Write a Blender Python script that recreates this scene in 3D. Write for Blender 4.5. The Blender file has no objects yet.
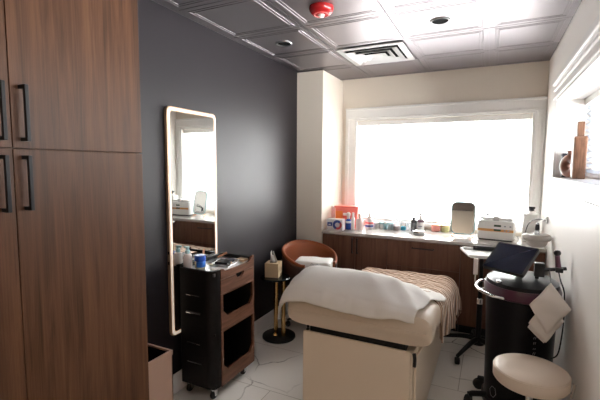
import bpy, bmesh, math, random
from mathutils import Vector, Matrix, noise
random.seed(4)
PI = math.pi
SC = bpy.context.scene
COL = SC.collection
V = Vector

# ------------------------------------------------------------------ materials
def new_mat(name):
    m = bpy.data.materials.new(name); m.use_nodes = True
    nt = m.node_tree
    return m, nt, nt.nodes['Principled BSDF']

def mat(name, col, rough=.5, metal=0., spec=.5, trans=0., emit=None, es=0., bump=0., bscale=200., var=0., vscale=6., coat=0., sheen=0., alpha=1., ior=1.45, sss=0.):
    m, nt, b = new_mat(name)
    b.inputs['Base Color'].default_value = (*col, 1)
    b.inputs['Roughness'].default_value = rough
    b.inputs['Metallic'].default_value = metal
    b.inputs['Specular IOR Level'].default_value = spec
    b.inputs['Transmission Weight'].default_value = trans
    b.inputs['Coat Weight'].default_value = coat
    b.inputs['Sheen Weight'].default_value = sheen
    b.inputs['Alpha'].default_value = alpha
    b.inputs['IOR'].default_value = ior
    if sss:
        b.inputs['Subsurface Weight'].default_value = sss
        b.inputs['Subsurface Radius'].default_value = (.05, .03, .02)
    if emit:
        b.inputs['Emission Color'].default_value = (*emit, 1)
        b.inputs['Emission Strength'].default_value = es
    tc = nt.nodes.new('ShaderNodeTexCoord')
    if var:
        n = nt.nodes.new('ShaderNodeTexNoise'); n.inputs['Scale'].default_value = vscale; n.inputs['Detail'].default_value = 4
        nt.links.new(tc.outputs['Object'], n.inputs['Vector'])
        r = nt.nodes.new('ShaderNodeValToRGB')
        r.color_ramp.elements[0].position = .3; r.color_ramp.elements[1].position = .7
        r.color_ramp.elements[0].color = (*[c*(1-var) for c in col], 1)
        r.color_ramp.elements[1].color = (*[min(1, c*(1+var)) for c in col], 1)
        nt.links.new(n.outputs['Fac'], r.inputs['Fac']); nt.links.new(r.outputs['Color'], b.inputs['Base Color'])
    if bump:
        n = nt.nodes.new('ShaderNodeTexNoise'); n.inputs['Scale'].default_value = bscale; n.inputs['Detail'].default_value = 3
        nt.links.new(tc.outputs['Object'], n.inputs['Vector'])
        bp = nt.nodes.new('ShaderNodeBump'); bp.inputs['Strength'].default_value = bump; bp.inputs['Distance'].default_value = .003
        nt.links.new(n.outputs['Fac'], bp.inputs['Height']); nt.links.new(bp.outputs['Normal'], b.inputs['Normal'])
    return m

def wood(name, dark, mid, light, rough=.45, stretch=(9, 9, .55), scale=3., spec=.22):
    m, nt, b = new_mat(name)
    b.inputs['Roughness'].default_value = rough; b.inputs['Specular IOR Level'].default_value = spec
    tc = nt.nodes.new('ShaderNodeTexCoord')
    mp = nt.nodes.new('ShaderNodeMapping'); mp.inputs['Scale'].default_value = stretch
    nt.links.new(tc.outputs['Object'], mp.inputs['Vector'])
    n = nt.nodes.new('ShaderNodeTexNoise'); n.inputs['Scale'].default_value = scale; n.inputs['Detail'].default_value = 8; n.inputs['Roughness'].default_value = .62; n.inputs['Distortion'].default_value = .6
    nt.links.new(mp.outputs['Vector'], n.inputs['Vector'])
    mp2 = nt.nodes.new('ShaderNodeMapping'); mp2.inputs['Scale'].default_value = [s*6 if s > 2 else s for s in stretch]
    nt.links.new(tc.outputs['Object'], mp2.inputs['Vector'])
    n2 = nt.nodes.new('ShaderNodeTexNoise'); n2.inputs['Scale'].default_value = scale*2; n2.inputs['Detail'].default_value = 5
    nt.links.new(mp2.outputs['Vector'], n2.inputs['Vector'])
    mx = nt.nodes.new('ShaderNodeMix'); mx.data_type = 'FLOAT'; mx.inputs['Factor'].default_value = .35
    nt.links.new(n.outputs['Fac'], mx.inputs['A']); nt.links.new(n2.outputs['Fac'], mx.inputs['B'])
    r = nt.nodes.new('ShaderNodeValToRGB'); e = r.color_ramp.elements
    e[0].position = .34; e[0].color = (*dark, 1); e[1].position = .66; e[1].color = (*light, 1)
    k = e.new(.48); k.color = (*mid, 1)
    nt.links.new(mx.outputs['Result'], r.inputs['Fac']); nt.links.new(r.outputs['Color'], b.inputs['Base Color'])
    return m

def clear_mat(name, tint=(1, 1, 1), gloss=.12, body=0., bodycol=(1, 1, 1)):
    """thin clear plastic or pane glass: transparent + gloss + a little body colour"""
    m = bpy.data.materials.new(name); m.use_nodes = True; nt = m.node_tree; nt.nodes.clear()
    o = nt.nodes.new('ShaderNodeOutputMaterial')
    t = nt.nodes.new('ShaderNodeBsdfTransparent'); t.inputs['Color'].default_value = (*tint, 1)
    g = nt.nodes.new('ShaderNodeBsdfGlossy'); g.inputs['Roughness'].default_value = .05
    fr = nt.nodes.new('ShaderNodeFresnel'); fr.inputs['IOR'].default_value = 1.3 + gloss
    a = nt.nodes.new('ShaderNodeMixShader'); nt.links.new(fr.outputs['Fac'], a.inputs['Fac'])
    nt.links.new(t.outputs[0], a.inputs[1]); nt.links.new(g.outputs[0], a.inputs[2])
    last = a
    if body:
        d = nt.nodes.new('ShaderNodeBsdfDiffuse'); d.inputs['Color'].default_value = (*bodycol, 1)
        tl = nt.nodes.new('ShaderNodeBsdfTranslucent'); tl.inputs['Color'].default_value = (*bodycol, 1)
        dm = nt.nodes.new('ShaderNodeMixShader'); dm.inputs['Fac'].default_value = .5
        nt.links.new(d.outputs[0], dm.inputs[1]); nt.links.new(tl.outputs[0], dm.inputs[2])
        mm = nt.nodes.new('ShaderNodeMixShader'); mm.inputs['Fac'].default_value = body
        nt.links.new(a.outputs[0], mm.inputs[1]); nt.links.new(dm.outputs[0], mm.inputs[2]); last = mm
    nt.links.new(last.outputs[0], o.inputs['Surface'])
    return m

def cloth_translucent(name, col, f=.5, sheer=.0):
    m = bpy.data.materials.new(name); m.use_nodes = True; nt = m.node_tree; nt.nodes.clear()
    o = nt.nodes.new('ShaderNodeOutputMaterial')
    d = nt.nodes.new('ShaderNodeBsdfDiffuse'); d.inputs['Color'].default_value = (*col, 1)
    tl = nt.nodes.new('ShaderNodeBsdfTranslucent'); tl.inputs['Color'].default_value = (*col, 1)
    dm = nt.nodes.new('ShaderNodeMixShader'); dm.inputs['Fac'].default_value = f
    nt.links.new(d.outputs[0], dm.inputs[1]); nt.links.new(tl.outputs[0], dm.inputs[2])
    tr = nt.nodes.new('ShaderNodeBsdfTransparent'); sh = nt.nodes.new('ShaderNodeMixShader'); sh.inputs['Fac'].default_value = sheer
    nt.links.new(dm.outputs[0], sh.inputs[1]); nt.links.new(tr.outputs[0], sh.inputs[2])
    nt.links.new(sh.outputs[0], o.inputs['Surface'])
    return m

def marble():
    m, nt, b = new_mat('marble_tile')
    b.inputs['Roughness'].default_value = .12; b.inputs['Specular IOR Level'].default_value = .5
    tc = nt.nodes.new('ShaderNodeTexCoord')
    nz = nt.nodes.new('ShaderNodeTexNoise'); nz.inputs['Scale'].default_value = 2.2; nz.inputs['Detail'].default_value = 6
    nt.links.new(tc.outputs['Object'], nz.inputs['Vector'])
    ad = nt.nodes.new('ShaderNodeMixRGB'); ad.blend_type = 'LINEAR_LIGHT'; ad.inputs['Fac'].default_value = .16
    nt.links.new(tc.outputs['Object'], ad.inputs['Color1']); nt.links.new(nz.outputs['Color'], ad.inputs['Color2'])
    vo = nt.nodes.new('ShaderNodeTexVoronoi'); vo.feature = 'DISTANCE_TO_EDGE'; vo.inputs['Scale'].default_value = 1.9
    nt.links.new(ad.outputs['Color'], vo.inputs['Vector'])
    r = nt.nodes.new('ShaderNodeValToRGB'); e = r.color_ramp.elements
    e[0].position = 0; e[0].color = (.10, .09, .085, 1); e[1].position = .016; e[1].color = (.80, .77, .73, 1)
    k = e.new(.003); k.color = (.22, .20, .18, 1)
    nt.links.new(vo.outputs['Distance'], r.inputs['Fac'])
    msk = nt.nodes.new('ShaderNodeTexNoise'); msk.inputs['Scale'].default_value = 1.6; msk.inputs['Detail'].default_value = 2
    nt.links.new(tc.outputs['Object'], msk.inputs['Vector'])
    mr = nt.nodes.new('ShaderNodeValToRGB'); mr.color_ramp.elements[0].position = .40; mr.color_ramp.elements[1].position = .52
    nt.links.new(msk.outputs['Fac'], mr.inputs['Fac'])
    mx = nt.nodes.new('ShaderNodeMixRGB'); mx.inputs['Color2'].default_value = (.80, .77, .73, 1)
    nt.links.new(mr.outputs['Color'], mx.inputs['Fac']); nt.links.new(r.outputs['Color'], mx.inputs['Color1'])
    br = nt.nodes.new('ShaderNodeTexBrick'); br.offset = .5; br.inputs['Scale'].default_value = 1
    br.inputs['Brick Width'].default_value = 1.2; br.inputs['Row Height'].default_value = .6
    br.inputs['Mortar Size'].default_value = .0025; br.inputs['Color1'].default_value = (1, 1, 1, 1); br.inputs['Color2'].default_value = (1, 1, 1, 1); br.inputs['Mortar'].default_value = (.55, .53, .5, 1)
    mp = nt.nodes.new('ShaderNodeMapping'); mp.inputs['Location'].default_value = (.15, .11, 0)
    nt.links.new(tc.outputs['Object'], mp.inputs['Vector']); nt.links.new(mp.outputs['Vector'], br.inputs['Vector'])
    mu = nt.nodes.new('ShaderNodeMixRGB'); mu.blend_type = 'MULTIPLY'; mu.inputs['Fac'].default_value = 1
    nt.links.new(mx.outputs['Color'], mu.inputs['Color1']); nt.links.new(br.outputs['Color'], mu.inputs['Color2'])
    nt.links.new(mu.outputs['Color'], b.inputs['Base Color'])
    return m

def ribbed(name, c1, c2):
    """knitted throw: wavy ribs in two yarn tones with relief"""
    m, nt, b = new_mat(name)
    b.inputs['Roughness'].default_value = .95; b.inputs['Sheen Weight'].default_value = .3; b.inputs['Specular IOR Level'].default_value = .1
    tc = nt.nodes.new('ShaderNodeTexCoord')
    mp = nt.nodes.new('ShaderNodeMapping'); mp.inputs['Rotation'].default_value = (0, 0, .14)
    nt.links.new(tc.outputs['UV'], mp.inputs['Vector'])
    w = nt.nodes.new('ShaderNodeTexWave'); w.bands_direction = 'Y'; w.inputs['Scale'].default_value = 9.5; w.inputs['Distortion'].default_value = 1.3
    w.inputs['Detail'].default_value = 2; w.inputs['Detail Scale'].default_value = 1.2
    nt.links.new(mp.outputs['Vector'], w.inputs['Vector'])
    r = nt.nodes.new('ShaderNodeValToRGB'); e = r.color_ramp.elements
    e[0].position = .15; e[0].color = (*c1, 1); e[1].position = .8; e[1].color = (*c2, 1)
    nt.links.new(w.outputs['Fac'], r.inputs['Fac']); nt.links.new(r.outputs['Color'], b.inputs['Base Color'])
    bp = nt.nodes.new('ShaderNodeBump'); bp.inputs['Strength'].default_value = 1; bp.inputs['Distance'].default_value = .02
    nt.links.new(w.outputs['Fac'], bp.inputs['Height']); nt.links.new(bp.outputs['Normal'], b.inputs['Normal'])
    return m

M = dict(
    wall_dark=mat('charcoal_wall_paint', (.0125, .0100, .0130), .46, spec=.42, bump=.05, bscale=90),
    cream=mat('cream_wall_paint', (.76, .69, .60), .55, bump=.04, bscale=120),
    white_wall=mat('white_wall_paint', (.90, .87, .83), .42, bump=.04, bscale=120),
    trim=mat('white_trim_paint', (.86, .85, .83), .35),
    vent=mat('vent_grey_white', (.48, .47, .47), .45),
    ceil=mat('pressed_ceiling_panel', (.225, .203, .215), .40, metal=.88, spec=.5),
    floor=marble(),
    walnut=wood('walnut_laminate', (.038, .0155, .0065), (.077, .032, .0145), (.122, .055, .027), spec=.22),
    walnut_dark=wood('dark_walnut_laminate', (.072, .031, .019), (.118, .053, .033), (.175, .085, .054), stretch=(9, 9, .6)),
    walnut_cart=wood('reddish_walnut', (.062, .024, .012), (.105, .045, .025), (.16, .074, .044), stretch=(9, 1.2, 9), scale=3),
    quartz=mat('pale_quartz', (.50, .475, .45), .14, var=.04, vscale=30),
    black=mat('matte_black_metal', (.009, .009, .010), .45, spec=.25),
    black_pl=mat('black_plastic', (.010, .010, .012), .35),
    black_gloss=mat('gloss_black', (.004, .004, .006), .34, spec=.22),
    black_cart=mat('black_cart_panel', (.006, .005, .005), .5, spec=.25),
    dark_in=mat('dark_cavity', (.006, .006, .006), .9, spec=.05),
    rubber=mat('black_rubber', (.015, .015, .015), .7),
    chrome=mat('chrome', (.75, .75, .76), .12, metal=1),
    steel=mat('brushed_steel', (.62, .62, .63), .3, metal=1),
    brass=mat('brass', (.72, .47, .20), .25, metal=1),
    copper=mat('copper', (.70, .36, .22), .3, metal=1),
    rose=mat('rose_beige_metal', (.46, .31, .24), .38, metal=.35, spec=.5),
    goldframe=mat('gold_frame', (.62, .42, .27), .35, metal=.6),
    mirror=mat('mirror_silver', (.86, .88, .87), .015, metal=1),
    led=mat('led_strip', (1, .9, .78), .5, emit=(1, .80, .62), es=.32),
    leather=mat('tan_vinyl', (.62, .52, .42), .40, spec=.45, bump=.06, bscale=160),
    leather_base=mat('beige_vinyl', (.74, .63, .51), .48, spec=.35, bump=.06, bscale=160),
    stoolv=mat('cream_vinyl', (.76, .65, .55), .42, spec=.45, bump=.05, bscale=160),
    sheet=mat('white_sheet', (.80, .77, .73), .85, spec=.15, bump=.15, bscale=45),
    throw=ribbed('tan_knit', (.20, .11, .065), (.60, .43, .315)),
    terry=mat('white_terry', (.82, .80, .77), .95, spec=.1, bump=.6, bscale=130),
    orange=mat('rust_leather', (.235, .060, .018), .5, spec=.4, bump=.05, bscale=140),
    orange_out=mat('dark_brown_shell', (.05, .022, .015), .55),
    tissuebox=mat('gold_wood_box', (.60, .44, .27), .4, metal=.15, var=.06),
    tissue=mat('tissue', (.86, .85, .83), .9),
    glasstop=mat('dark_glass', (.012, .016, .016), .08, spec=.3),
    purple=mat('plum_plastic', (.055, .012, .028), .3),
    purple2=mat('plum_wand', (.12, .04, .075), .4),
    screen=mat('dark_screen', (.008, .012, .028), .10, spec=.5),
    white_pl=mat('white_plastic', (.80, .79, .77), .35),
    white_tray=mat('white_enamel', (.85, .85, .84), .25),
    paper=mat('white_paper', (.80, .76, .73), .8),
    red=mat('red_plastic', (.28, .008, .010), .25, spec=.6),
    salmon=mat('salmon_plastic', (.85, .22, .19), .35, trans=.0, sss=.2),
    orange_pl=mat('orange_label', (.90, .24, .05), .4),
    blue=mat('royal_blue_plastic', (.012, .075, .42), .3),
    blue2=mat('mid_blue_label', (.03, .17, .62), .4),
    navy=mat('navy_print', (.03, .06, .25), .4),
    redprint=mat('red_print', (.62, .10, .10), .4),
    teal=mat('pale_teal_plastic', (.42, .66, .70), .4),
    tealdark=mat('teal_liquid', (.06, .42, .60), .25),
    pinkish=mat('pale_pink_plastic', (.86, .70, .68), .35),
    creamjar=mat('pale_yellow_jar', (.72, .68, .44), .35),
    lotion=mat('pinkish_white_bottle', (.74, .66, .64), .35),
    ambertint=mat('dark_brown_bottle', (.05, .045, .05), .2),
    greyjar=clear_mat('grey_glass', (.84, .90, .91), .15, .4, (.66, .76, .79)),
    clear=clear_mat('clear_plastic', (.90, .92, .93), .15, .25, (.85, .86, .87)),
    clearlamp=clear_mat('frosted_clear_acrylic', (.86, .84, .82), .25, .45, (.66, .62, .59)),
    pane=clear_mat('window_glass', (.97, .98, .98), .1),
    redjar=mat('rose_clay_jar', (.58, .23, .19), .4),
    greenjar=mat('olive_jar', (.42, .40, .19), .4),
    stripe=mat('orange_brown_stripe', (.62, .30, .10), .4),
    lcd=mat('dark_green_display', (.05, .09, .05), .2),
    slat=cloth_translucent('white_blind_slat', (.93, .93, .93), .58, .18),
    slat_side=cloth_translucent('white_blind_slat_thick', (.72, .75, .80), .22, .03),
    vase=mat('terracotta_glaze', (.17, .065, .04), .35),
    woodbot=wood('carved_brown_wood', (.05, .02, .010), (.12, .055, .03), (.19, .10, .06), stretch=(6, 6, 2)),
    darkbox=mat('charcoal_box', (.03, .03, .04), .4),
    greyprint=mat('grey_print', (.30, .30, .33), .6),
    cable=mat('grey_cable', (.25, .25, .25), .5),
    flashlens=mat('clear_lens', (.85, .75, .72), .1),
    fill_glow=mat('rear_fill_glow', (1, .9, .8), .5, emit=(1, .81, .63), es=34.),  # glow of the added fill light behind the camera
)

# ------------------------------------------------------------------ mesh helpers
def nb(): return bmesh.new()

def box(bm, x0, x1, y0, y1, z0, z1, bev=0., seg=2, mtx=None):
    r = bmesh.ops.create_cube(bm, size=1)
    vs = r['verts']
    for v in vs:
        v.co = V(((x0+x1)/2 + v.co.x*(x1-x0), (y0+y1)/2 + v.co.y*(y1-y0), (z0+z1)/2 + v.co.z*(z1-z0)))
        if mtx is not None: v.co = mtx @ v.co
    if bev:
        es = list({e for v in vs for e in v.link_edges})
        bmesh.ops.bevel(bm, geom=es, offset=bev, segments=seg, affect='EDGES', profile=.5)
    return bm

def rbox(bm, x0, x1, y0, y1, z0, z1, r, seg=5, bev=0.):
    """box with rounded vertical edges"""
    pts = []
    for cx, cy, a0 in ((x1-r, y1-r, 0), (x0+r, y1-r, 90), (x0+r, y0+r, 180), (x1-r, y0+r, 270)):
        for k in range(seg+1):
            a = math.radians(a0 + 90*k/seg); pts.append((cx+r*math.cos(a), cy+r*math.sin(a)))
    return prism(bm, [V((p[0], p[1], z0)) for p in pts], V((0, 0, z1-z0)), bev)

def prism(bm, pts, ext, bev=0.):
    n = len(pts)
    lo = [bm.verts.new(p) for p in pts]; hi = [bm.verts.new(V(p)+V(ext)) for p in pts]
    fs = [bm.faces.new(lo[::-1]), bm.faces.new(hi)]
    for i in range(n): fs.append(bm.faces.new((lo[i], lo[(i+1) % n], hi[(i+1) % n], hi[i])))
    if bev:
        es = set(fs[0].edges) | set(fs[1].edges)
        bmesh.ops.bevel(bm, geom=list(es), offset=bev, segments=2, affect='EDGES', profile=.5)
    return bm

def lathe(bm, prof, c=(0, 0, 0), n=28, sx=1., sy=1., mtx=None):
    c = V(c); rings = []
    for r, z in prof:
        ring = []
        if r < 1e-6:
            p = V((0, 0, z)); p = (mtx @ p) if mtx else p
            ring = [bm.verts.new(c+p)]
        else:
            for k in range(n):
                a = 2*PI*k/n; p = V((r*math.cos(a)*sx, r*math.sin(a)*sy, z)); p = (mtx @ p) if mtx else p
                ring.append(bm.verts.new(c+p))
        rings.append(ring)
    for a, b in zip(rings, rings[1:]):
        if len(a) == 1 and len(b) == 1: continue
        for k in range(n):
            k2 = (k+1) % n
            if len(a) == 1: bm.faces.new((a[0], b[k2], b[k]))
            elif len(b) == 1: bm.faces.new((a[k], a[k2], b[0]))
            else: bm.faces.new((a[k], a[k2], b[k2], b[k]))
    for ring, fl in ((rings[0], True), (rings[-1], False)):
        if len(ring) > 2:
            try: bm.faces.new(ring[::-1] if fl else ring)
            except ValueError: pass
    return bm

def tube(bm, pts, r, n=10, closed=False, taper=None):
    pts = [V(p) for p in pts]; N = len(pts); rings = []
    ref = None
    for i, p in enumerate(pts):
        if closed: t = pts[(i+1) % N]-pts[i-1]
        else: t = pts[min(i+1, N-1)]-pts[max(i-1, 0)]
        t.normalize()
        if ref is None: ref = V((0, 0, 1)) if abs(t.z) < .9 else V((1, 0, 0))
        u = t.cross(ref)
        if u.length < 1e-4: u = t.cross(V((0, 1, 0)))
        u.normalize(); w = u.cross(t); ref = w
        rr = r if taper is None else r*(1+(taper-1)*i/(N-1))
        rings.append([bm.verts.new(p+(u*math.cos(2*PI*k/n)+w*math.sin(2*PI*k/n))*rr) for k in range(n)])
    for i in range(N if closed else N-1):
        a, b = rings[i], rings[(i+1) % N]
        for k in range(n): bm.faces.new((a[k], a[(k+1) % n], b[(k+1) % n], b[k]))
    if not closed: bm.faces.new(rings[0][::-1]); bm.faces.new(rings[-1])
    return bm

def arc(c, r, a0, a1, n, ax=V((1, 0, 0)), ay=V((0, 1, 0))):
    return [V(c)+ax*(r*math.cos(math.radians(a0+(a1-a0)*k/n)))+ay*(r*math.sin(math.radians(a0+(a1-a0)*k/n))) for k in range(n+1)]

def curve(pts, n=8):
    """Catmull-Rom through points"""
    P = [V(p) for p in pts]; out = []
    for i in range(len(P)-1):
        p0, p1, p2, p3 = P[max(i-1, 0)], P[i], P[i+1], P[min(i+2, len(P)-1)]
        for k in range(n):
            t = k/n
            out.append(.5*((2*p1)+(p2-p0)*t+(2*p0-5*p1+4*p2-p3)*t*t+(3*p1-p0-3*p2+p3)*t**3))
    return out+[P[-1]]

def grid(bm, f, nu, nv, uv=False):
    vs = [[bm.verts.new(f(i/nu, j/nv)) for j in range(nv+1)] for i in range(nu+1)]
    lay = bm.loops.layers.uv.verify() if uv else None
    for i in range(nu):
        for j in range(nv):
            fc = bm.faces.new((vs[i][j], vs[i+1][j], vs[i+1][j+1], vs[i][j+1]))
            if uv:
                for l, (a, b) in zip(fc.loops, ((i, j), (i+1, j), (i+1, j+1), (i, j+1))): l[lay].uv = (a/nu, b/nv)
    return bm

def torus(bm, c, R, r, n=40, m=12, ax=V((1, 0, 0)), ay=V((0, 1, 0))):
    return tube(bm, [V(c)+ax*(R*math.cos(2*PI*k/n))+ay*(R*math.sin(2*PI*k/n)) for k in range(n)], r, m, closed=True)

# ------------------------------------------------------------------ object helpers
def world_loc(o):
    p = V((0, 0, 0))
    while o: p = p+V(o.location); o = o.parent
    return p

def obj(name, bm, m, parent=None, smooth=True, origin=None, solid=0., sub=0, fix=True):
    if fix: bmesh.ops.recalc_face_normals(bm, faces=bm.faces[:])
    me = bpy.data.meshes.new(name)
    off = world_loc(parent) if parent else V(origin) if origin else V((0, 0, 0))
    bmesh.ops.translate(bm, verts=bm.verts[:], vec=-off)
    for f in bm.faces: f.smooth = smooth
    bm.to_mesh(me); bm.free()
    if smooth: me.set_sharp_from_angle(angle=math.radians(38))
    me.materials.append(m)
    o = bpy.data.objects.new(name, me); COL.objects.link(o)
    if parent: o.parent = parent
    elif origin: o.location = origin
    if solid:
        md = o.modifiers.new('thickness', 'SOLIDIFY'); md.thickness = solid; md.offset = 0
    if sub:
        md = o.modifiers.new('smooth', 'SUBSURF'); md.levels = sub; md.render_levels = sub
    return o

def tag(o, label, cat, group=None):
    o['label'] = label; o['category'] = cat
    if group: o['group'] = group
    return o

def thing(name, label, cat, loc, group=None):
    o = bpy.data.objects.new(name, None); COL.objects.link(o); o.location = loc
    o.empty_display_size = .05
    return tag(o, label, cat, group)

def solo(name, bm, m, label, cat, group=None, **k):
    xs = [v.co for v in bm.verts]
    c = ((min(v.x for v in xs)+max(v.x for v in xs))/2, (min(v.y for v in xs)+max(v.y for v in xs))/2, min(v.z for v in xs))
    return tag(obj(name, bm, m, None, origin=c, **k), label, cat, group)

def struct(name, bm, m, parent=None, **k):
    o = obj(name, bm, m, parent, **k)
    if parent is None: o['kind'] = 'structure'
    return o

# ================================================================== ROOM
XL, XR, YB, YR, ZC = -1.94, .45, 4.49, -1.6, 2.60
struct('floor', box(nb(), XL-.1, XR+.35, YR-.1, YB+.25, -.1, 0), M['floor'], smooth=False)
struct('wall_left', box(nb(), XL-.12, XL, YR-.1, YB+.25, 0, ZC+.1), M['wall_dark'], smooth=False)
struct('wall_rear', box(nb(), XL, XR+.35, YR-.12, YR, 0, ZC+.1), M['cream'], smooth=False)
# far wall with window opening
WX0, WX1, WZ0, WZ1 = -1.45, .335, .965, 2.126
b = nb()
box(b, XL, WX0, YB, YB+.22, 0, ZC+.1); box(b, WX1, XR+.35, YB, YB+.22, 0, ZC+.1)
box(b, WX0, WX1, YB, YB+.22, 0, WZ0-.03); box(b, WX0, WX1, YB, YB+.22, WZ1, ZC+.1)
struct('wall_far', b, M['cream'], smooth=False)
# right wall with deep window opening
RY0, RY1, RZ0, RZ1, RT = 1.0, 3.66, 1.52, 2.115, .30
b = nb()
box(b, XR, XR+RT, YR-.1, RY0, 0, ZC+.1); box(b, XR, XR+RT, RY1, YB, 0, ZC+.1)
box(b, XR, XR+RT, RY0, RY1, 0, RZ0-.026); box(b, XR, XR+RT, RY0, RY1, RZ1, ZC+.1)
struct('wall_right', b, M['white_wall'], smooth=False)
# boxed column in the far left corner
struct('trim_1', box(nb(), XL, -1.635, 3.87, YB, 0, ZC), M['cream'], smooth=False)
# ceiling: pressed panels on a 61 cm grid
b = nb(); box(b, XL-.05, XR+.35, YR-.05, YB+.2, ZC+.016, ZC+.1)
xs = [-2.503+.61*i for i in range(7)]; ys = [-1.63+.61*i for i in range(12)]
VENT = (2, 8)
def frame_ridge(b, x0, x1, y0, y1, w, z0, z1):
    # a raised square moulding, slanted on both sides
    o = [(x0, y0), (x1, y0), (x1, y1), (x0, y1)]
    def ring(i, z): return [b.verts.new((x, y, z)) for x, y in ((x0+i, y0+i), (x1-i, y0+i), (x1-i, y1-i), (x0+i, y1-i))]
    R = [ring(0, z1), ring(w*.25, z0), ring(w*.75, z0), ring(w, z1)]
    for p, q in zip(R, R[1:]):
        for k in range(4): b.faces.new((p[k], p[(k+1) % 4], q[(k+1) % 4], q[k]))
for i in range(len(xs)-1):
    for j in range(len(ys)-1):
        x0, x1, y0, y1 = max(xs[i], XL), min(xs[i+1], XR), max(ys[j], YR), min(ys[j+1], YB-.022)
        if x1-x0 < .1 or y1-y0 < .1: continue
        if (i, j) == VENT: continue
        for ins, w in ((.040, .012), (.066, .009)):
            frame_ridge(b, x0+ins, x1-ins, y0+ins, y1-ins, w, ZC+.0055, ZC+.0085)
        box(b, x0+.004, x1-.004, y0+.004, y1-.004, ZC+.008, ZC+.02)
struct('ceiling', b, M['ceil'], smooth=False)
# baseboards
struct('baseboard_left', box(nb(), XL, XL+.015, 1.22, 3.87, 0, .14, .004), M['trim'], smooth=False)
struct('baseboard_right', box(nb(), XR-.015, XR, YR, 3.89, 0, .12, .004), M['trim'], smooth=False)

# ---- far window: casing, frame, glass
b = nb()
for x0, x1 in ((-1.59, WX0), (WX1, XR-.002)):
    box(b, x0, x1, YB-.02, YB, .90, WZ1, .003); box(b, x0+.02, x0+.045, YB-.03, YB-.018, .90, WZ1+.02, .004); box(b, x1-.03, x1-.01, YB-.028, YB-.018, .90, WZ1+.02, .004)
box(b, -1.59, XR-.002, YB-.02, YB, WZ1, WZ1+.125, .003)
box(b, -1.59, XR-.002, YB-.035, YB, WZ1+.125, WZ1+.148, .004)
box(b, -1.57, XR-.002, YB-.028, YB, WZ1+.02, WZ1+.04, .004)
struct('trim_2', b, M['trim'], smooth=False)
b = nb()
box(b, WX0, WX1, YB-.03, YB+.22, WZ0-.03, WZ0, .004)
for x0, x1 in ((WX0, WX0+.015), (WX1-.015, WX1)): box(b, x0, x1, YB+.10, YB+.15, WZ0, WZ1)
box(b, WX0, WX1, YB+.10, YB+.15, WZ1-.02, WZ1); box(b, WX0, WX1, YB+.10, YB+.15, WZ0, WZ0+.03)
box(b, WX0, WX1, YB+.10, YB+.15, 1.54, 1.565)
w1 = struct('window_1', b, M['trim'], smooth=False)
obj('window_pane', box(nb(), WX0+.02, WX1-.02, YB+.122, YB+.126, WZ0+.02, WZ1-.02), M['pane'], w1, smooth=False)

def slats(b, horiz, a0, a1, c, z0, z1, pitch, wid, tilt, axis):
    z = z0
    while z < z1:
        pts = []
        for k in range(5):
            t = (k/4-.5)*wid; h = .004*(1-(2*k/4-1)**2)
            pts.append((t*math.cos(tilt)-h*math.sin(tilt), t*math.sin(tilt)+h*math.cos(tilt)))
        for p, q in zip(pts, pts[1:]):
            if axis == 'X': vs = [(a0, c+p[0], z+p[1]), (a1, c+p[0], z+p[1]), (a1, c+q[0], z+q[1]), (a0, c+q[0], z+q[1])]
            else: vs = [(c+p[0], a0, z+p[1]), (c+p[0], a1, z+p[1]), (c+q[0], a1, z+q[1]), (c+q[0], a0, z+q[1])]
            b.faces.new([b.verts.new(v) for v in vs])
        z += pitch
    bmesh.ops.remove_doubles(b, verts=b.verts[:], dist=1e-5)
    return b
t = thing('window_blind', 'white horizontal slatted blind filling the big bright window above the counter', 'blind', (-.557, YB+.05, WZ0+.01))
obj('headrail', box(nb(), WX0+.005, WX1-.005, YB+.02, YB+.075, WZ1-.055, WZ1-.002, .003), M['trim'], t, smooth=False)
obj('slats', slats(nb(), 1, WX0+.012, WX1-.012, YB+.048, WZ0+.05, WZ1-.07, .040, .052, math.radians(64), 'X'), M['slat'], t)
obj('bottom_rail', box(nb(), WX0+.012, WX1-.012, YB+.028, YB+.068, WZ0+.005, WZ0+.025, .003), M['trim'], t, smooth=False)
for x in (-1.2, -.87, -.56, -.20, .1):
    obj('ladder_cord', box(nb(), x-.004, x+.004, YB+.0255, YB+.0270, WZ0+.02, WZ1-.05), M['white_pl'], t, smooth=False)

# ---- right window
b = nb()
box(b, XR-.022, XR, RY0-.11, RY1+.10, RZ1, RZ1+.13, .003); box(b, XR-.045, XR, RY0-.12, RY1+.12, RZ1+.13, RZ1+.185, .01); box(b, XR-.032, XR, RY0-.11, RY1+.10, RZ1+.02, RZ1+.045, .005)
box(b, XR-.034, XR, RY0-.11, RY1+.10, RZ1+.085, RZ1+.105, .006)
box(b, XR-.02, XR, RY1, RY1+.09, RZ0, RZ1, .003); box(b, XR-.02, XR, RY0-.1, RY0, RZ0, RZ1, .003)
box(b, XR-.022, XR, RY0-.1, RY1+.09, RZ0-.095, RZ0-.025, .004); box(b, XR-.03, XR, RY0-.1, RY1+.09, RZ0-.11, RZ0-.09, .004)
struct('trim_3', b, M['trim'], smooth=False)
b = nb()
box(b, XR-.03, XR+RT, RY0, RY1, RZ0-.026, RZ0, .004)
for y0, y1 in ((RY0, RY0+.04), (RY1-.04, RY1), (2.30, 2.36)): box(b, XR+.23, XR+.28, y0, y1, RZ0, RZ1)
box(b, XR+.23, XR+.28, RY0, RY1, RZ0, RZ0+.045); box(b, XR+.23, XR+.28, RY0, RY1, RZ1-.045, RZ1)
w2 = struct('window_2', b, M['trim'], smooth=False)
obj('window_pane', box(nb(), XR+.252, XR+.256, RY0+.02, RY1-.02, RZ0+.02, RZ1-.02), M['pane'], w2, smooth=False)
t = thing('window_blind', 'white slatted blind in the narrow high window of the right wall', 'blind', (XR+.19, 2.33, RZ0+.005))
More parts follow.
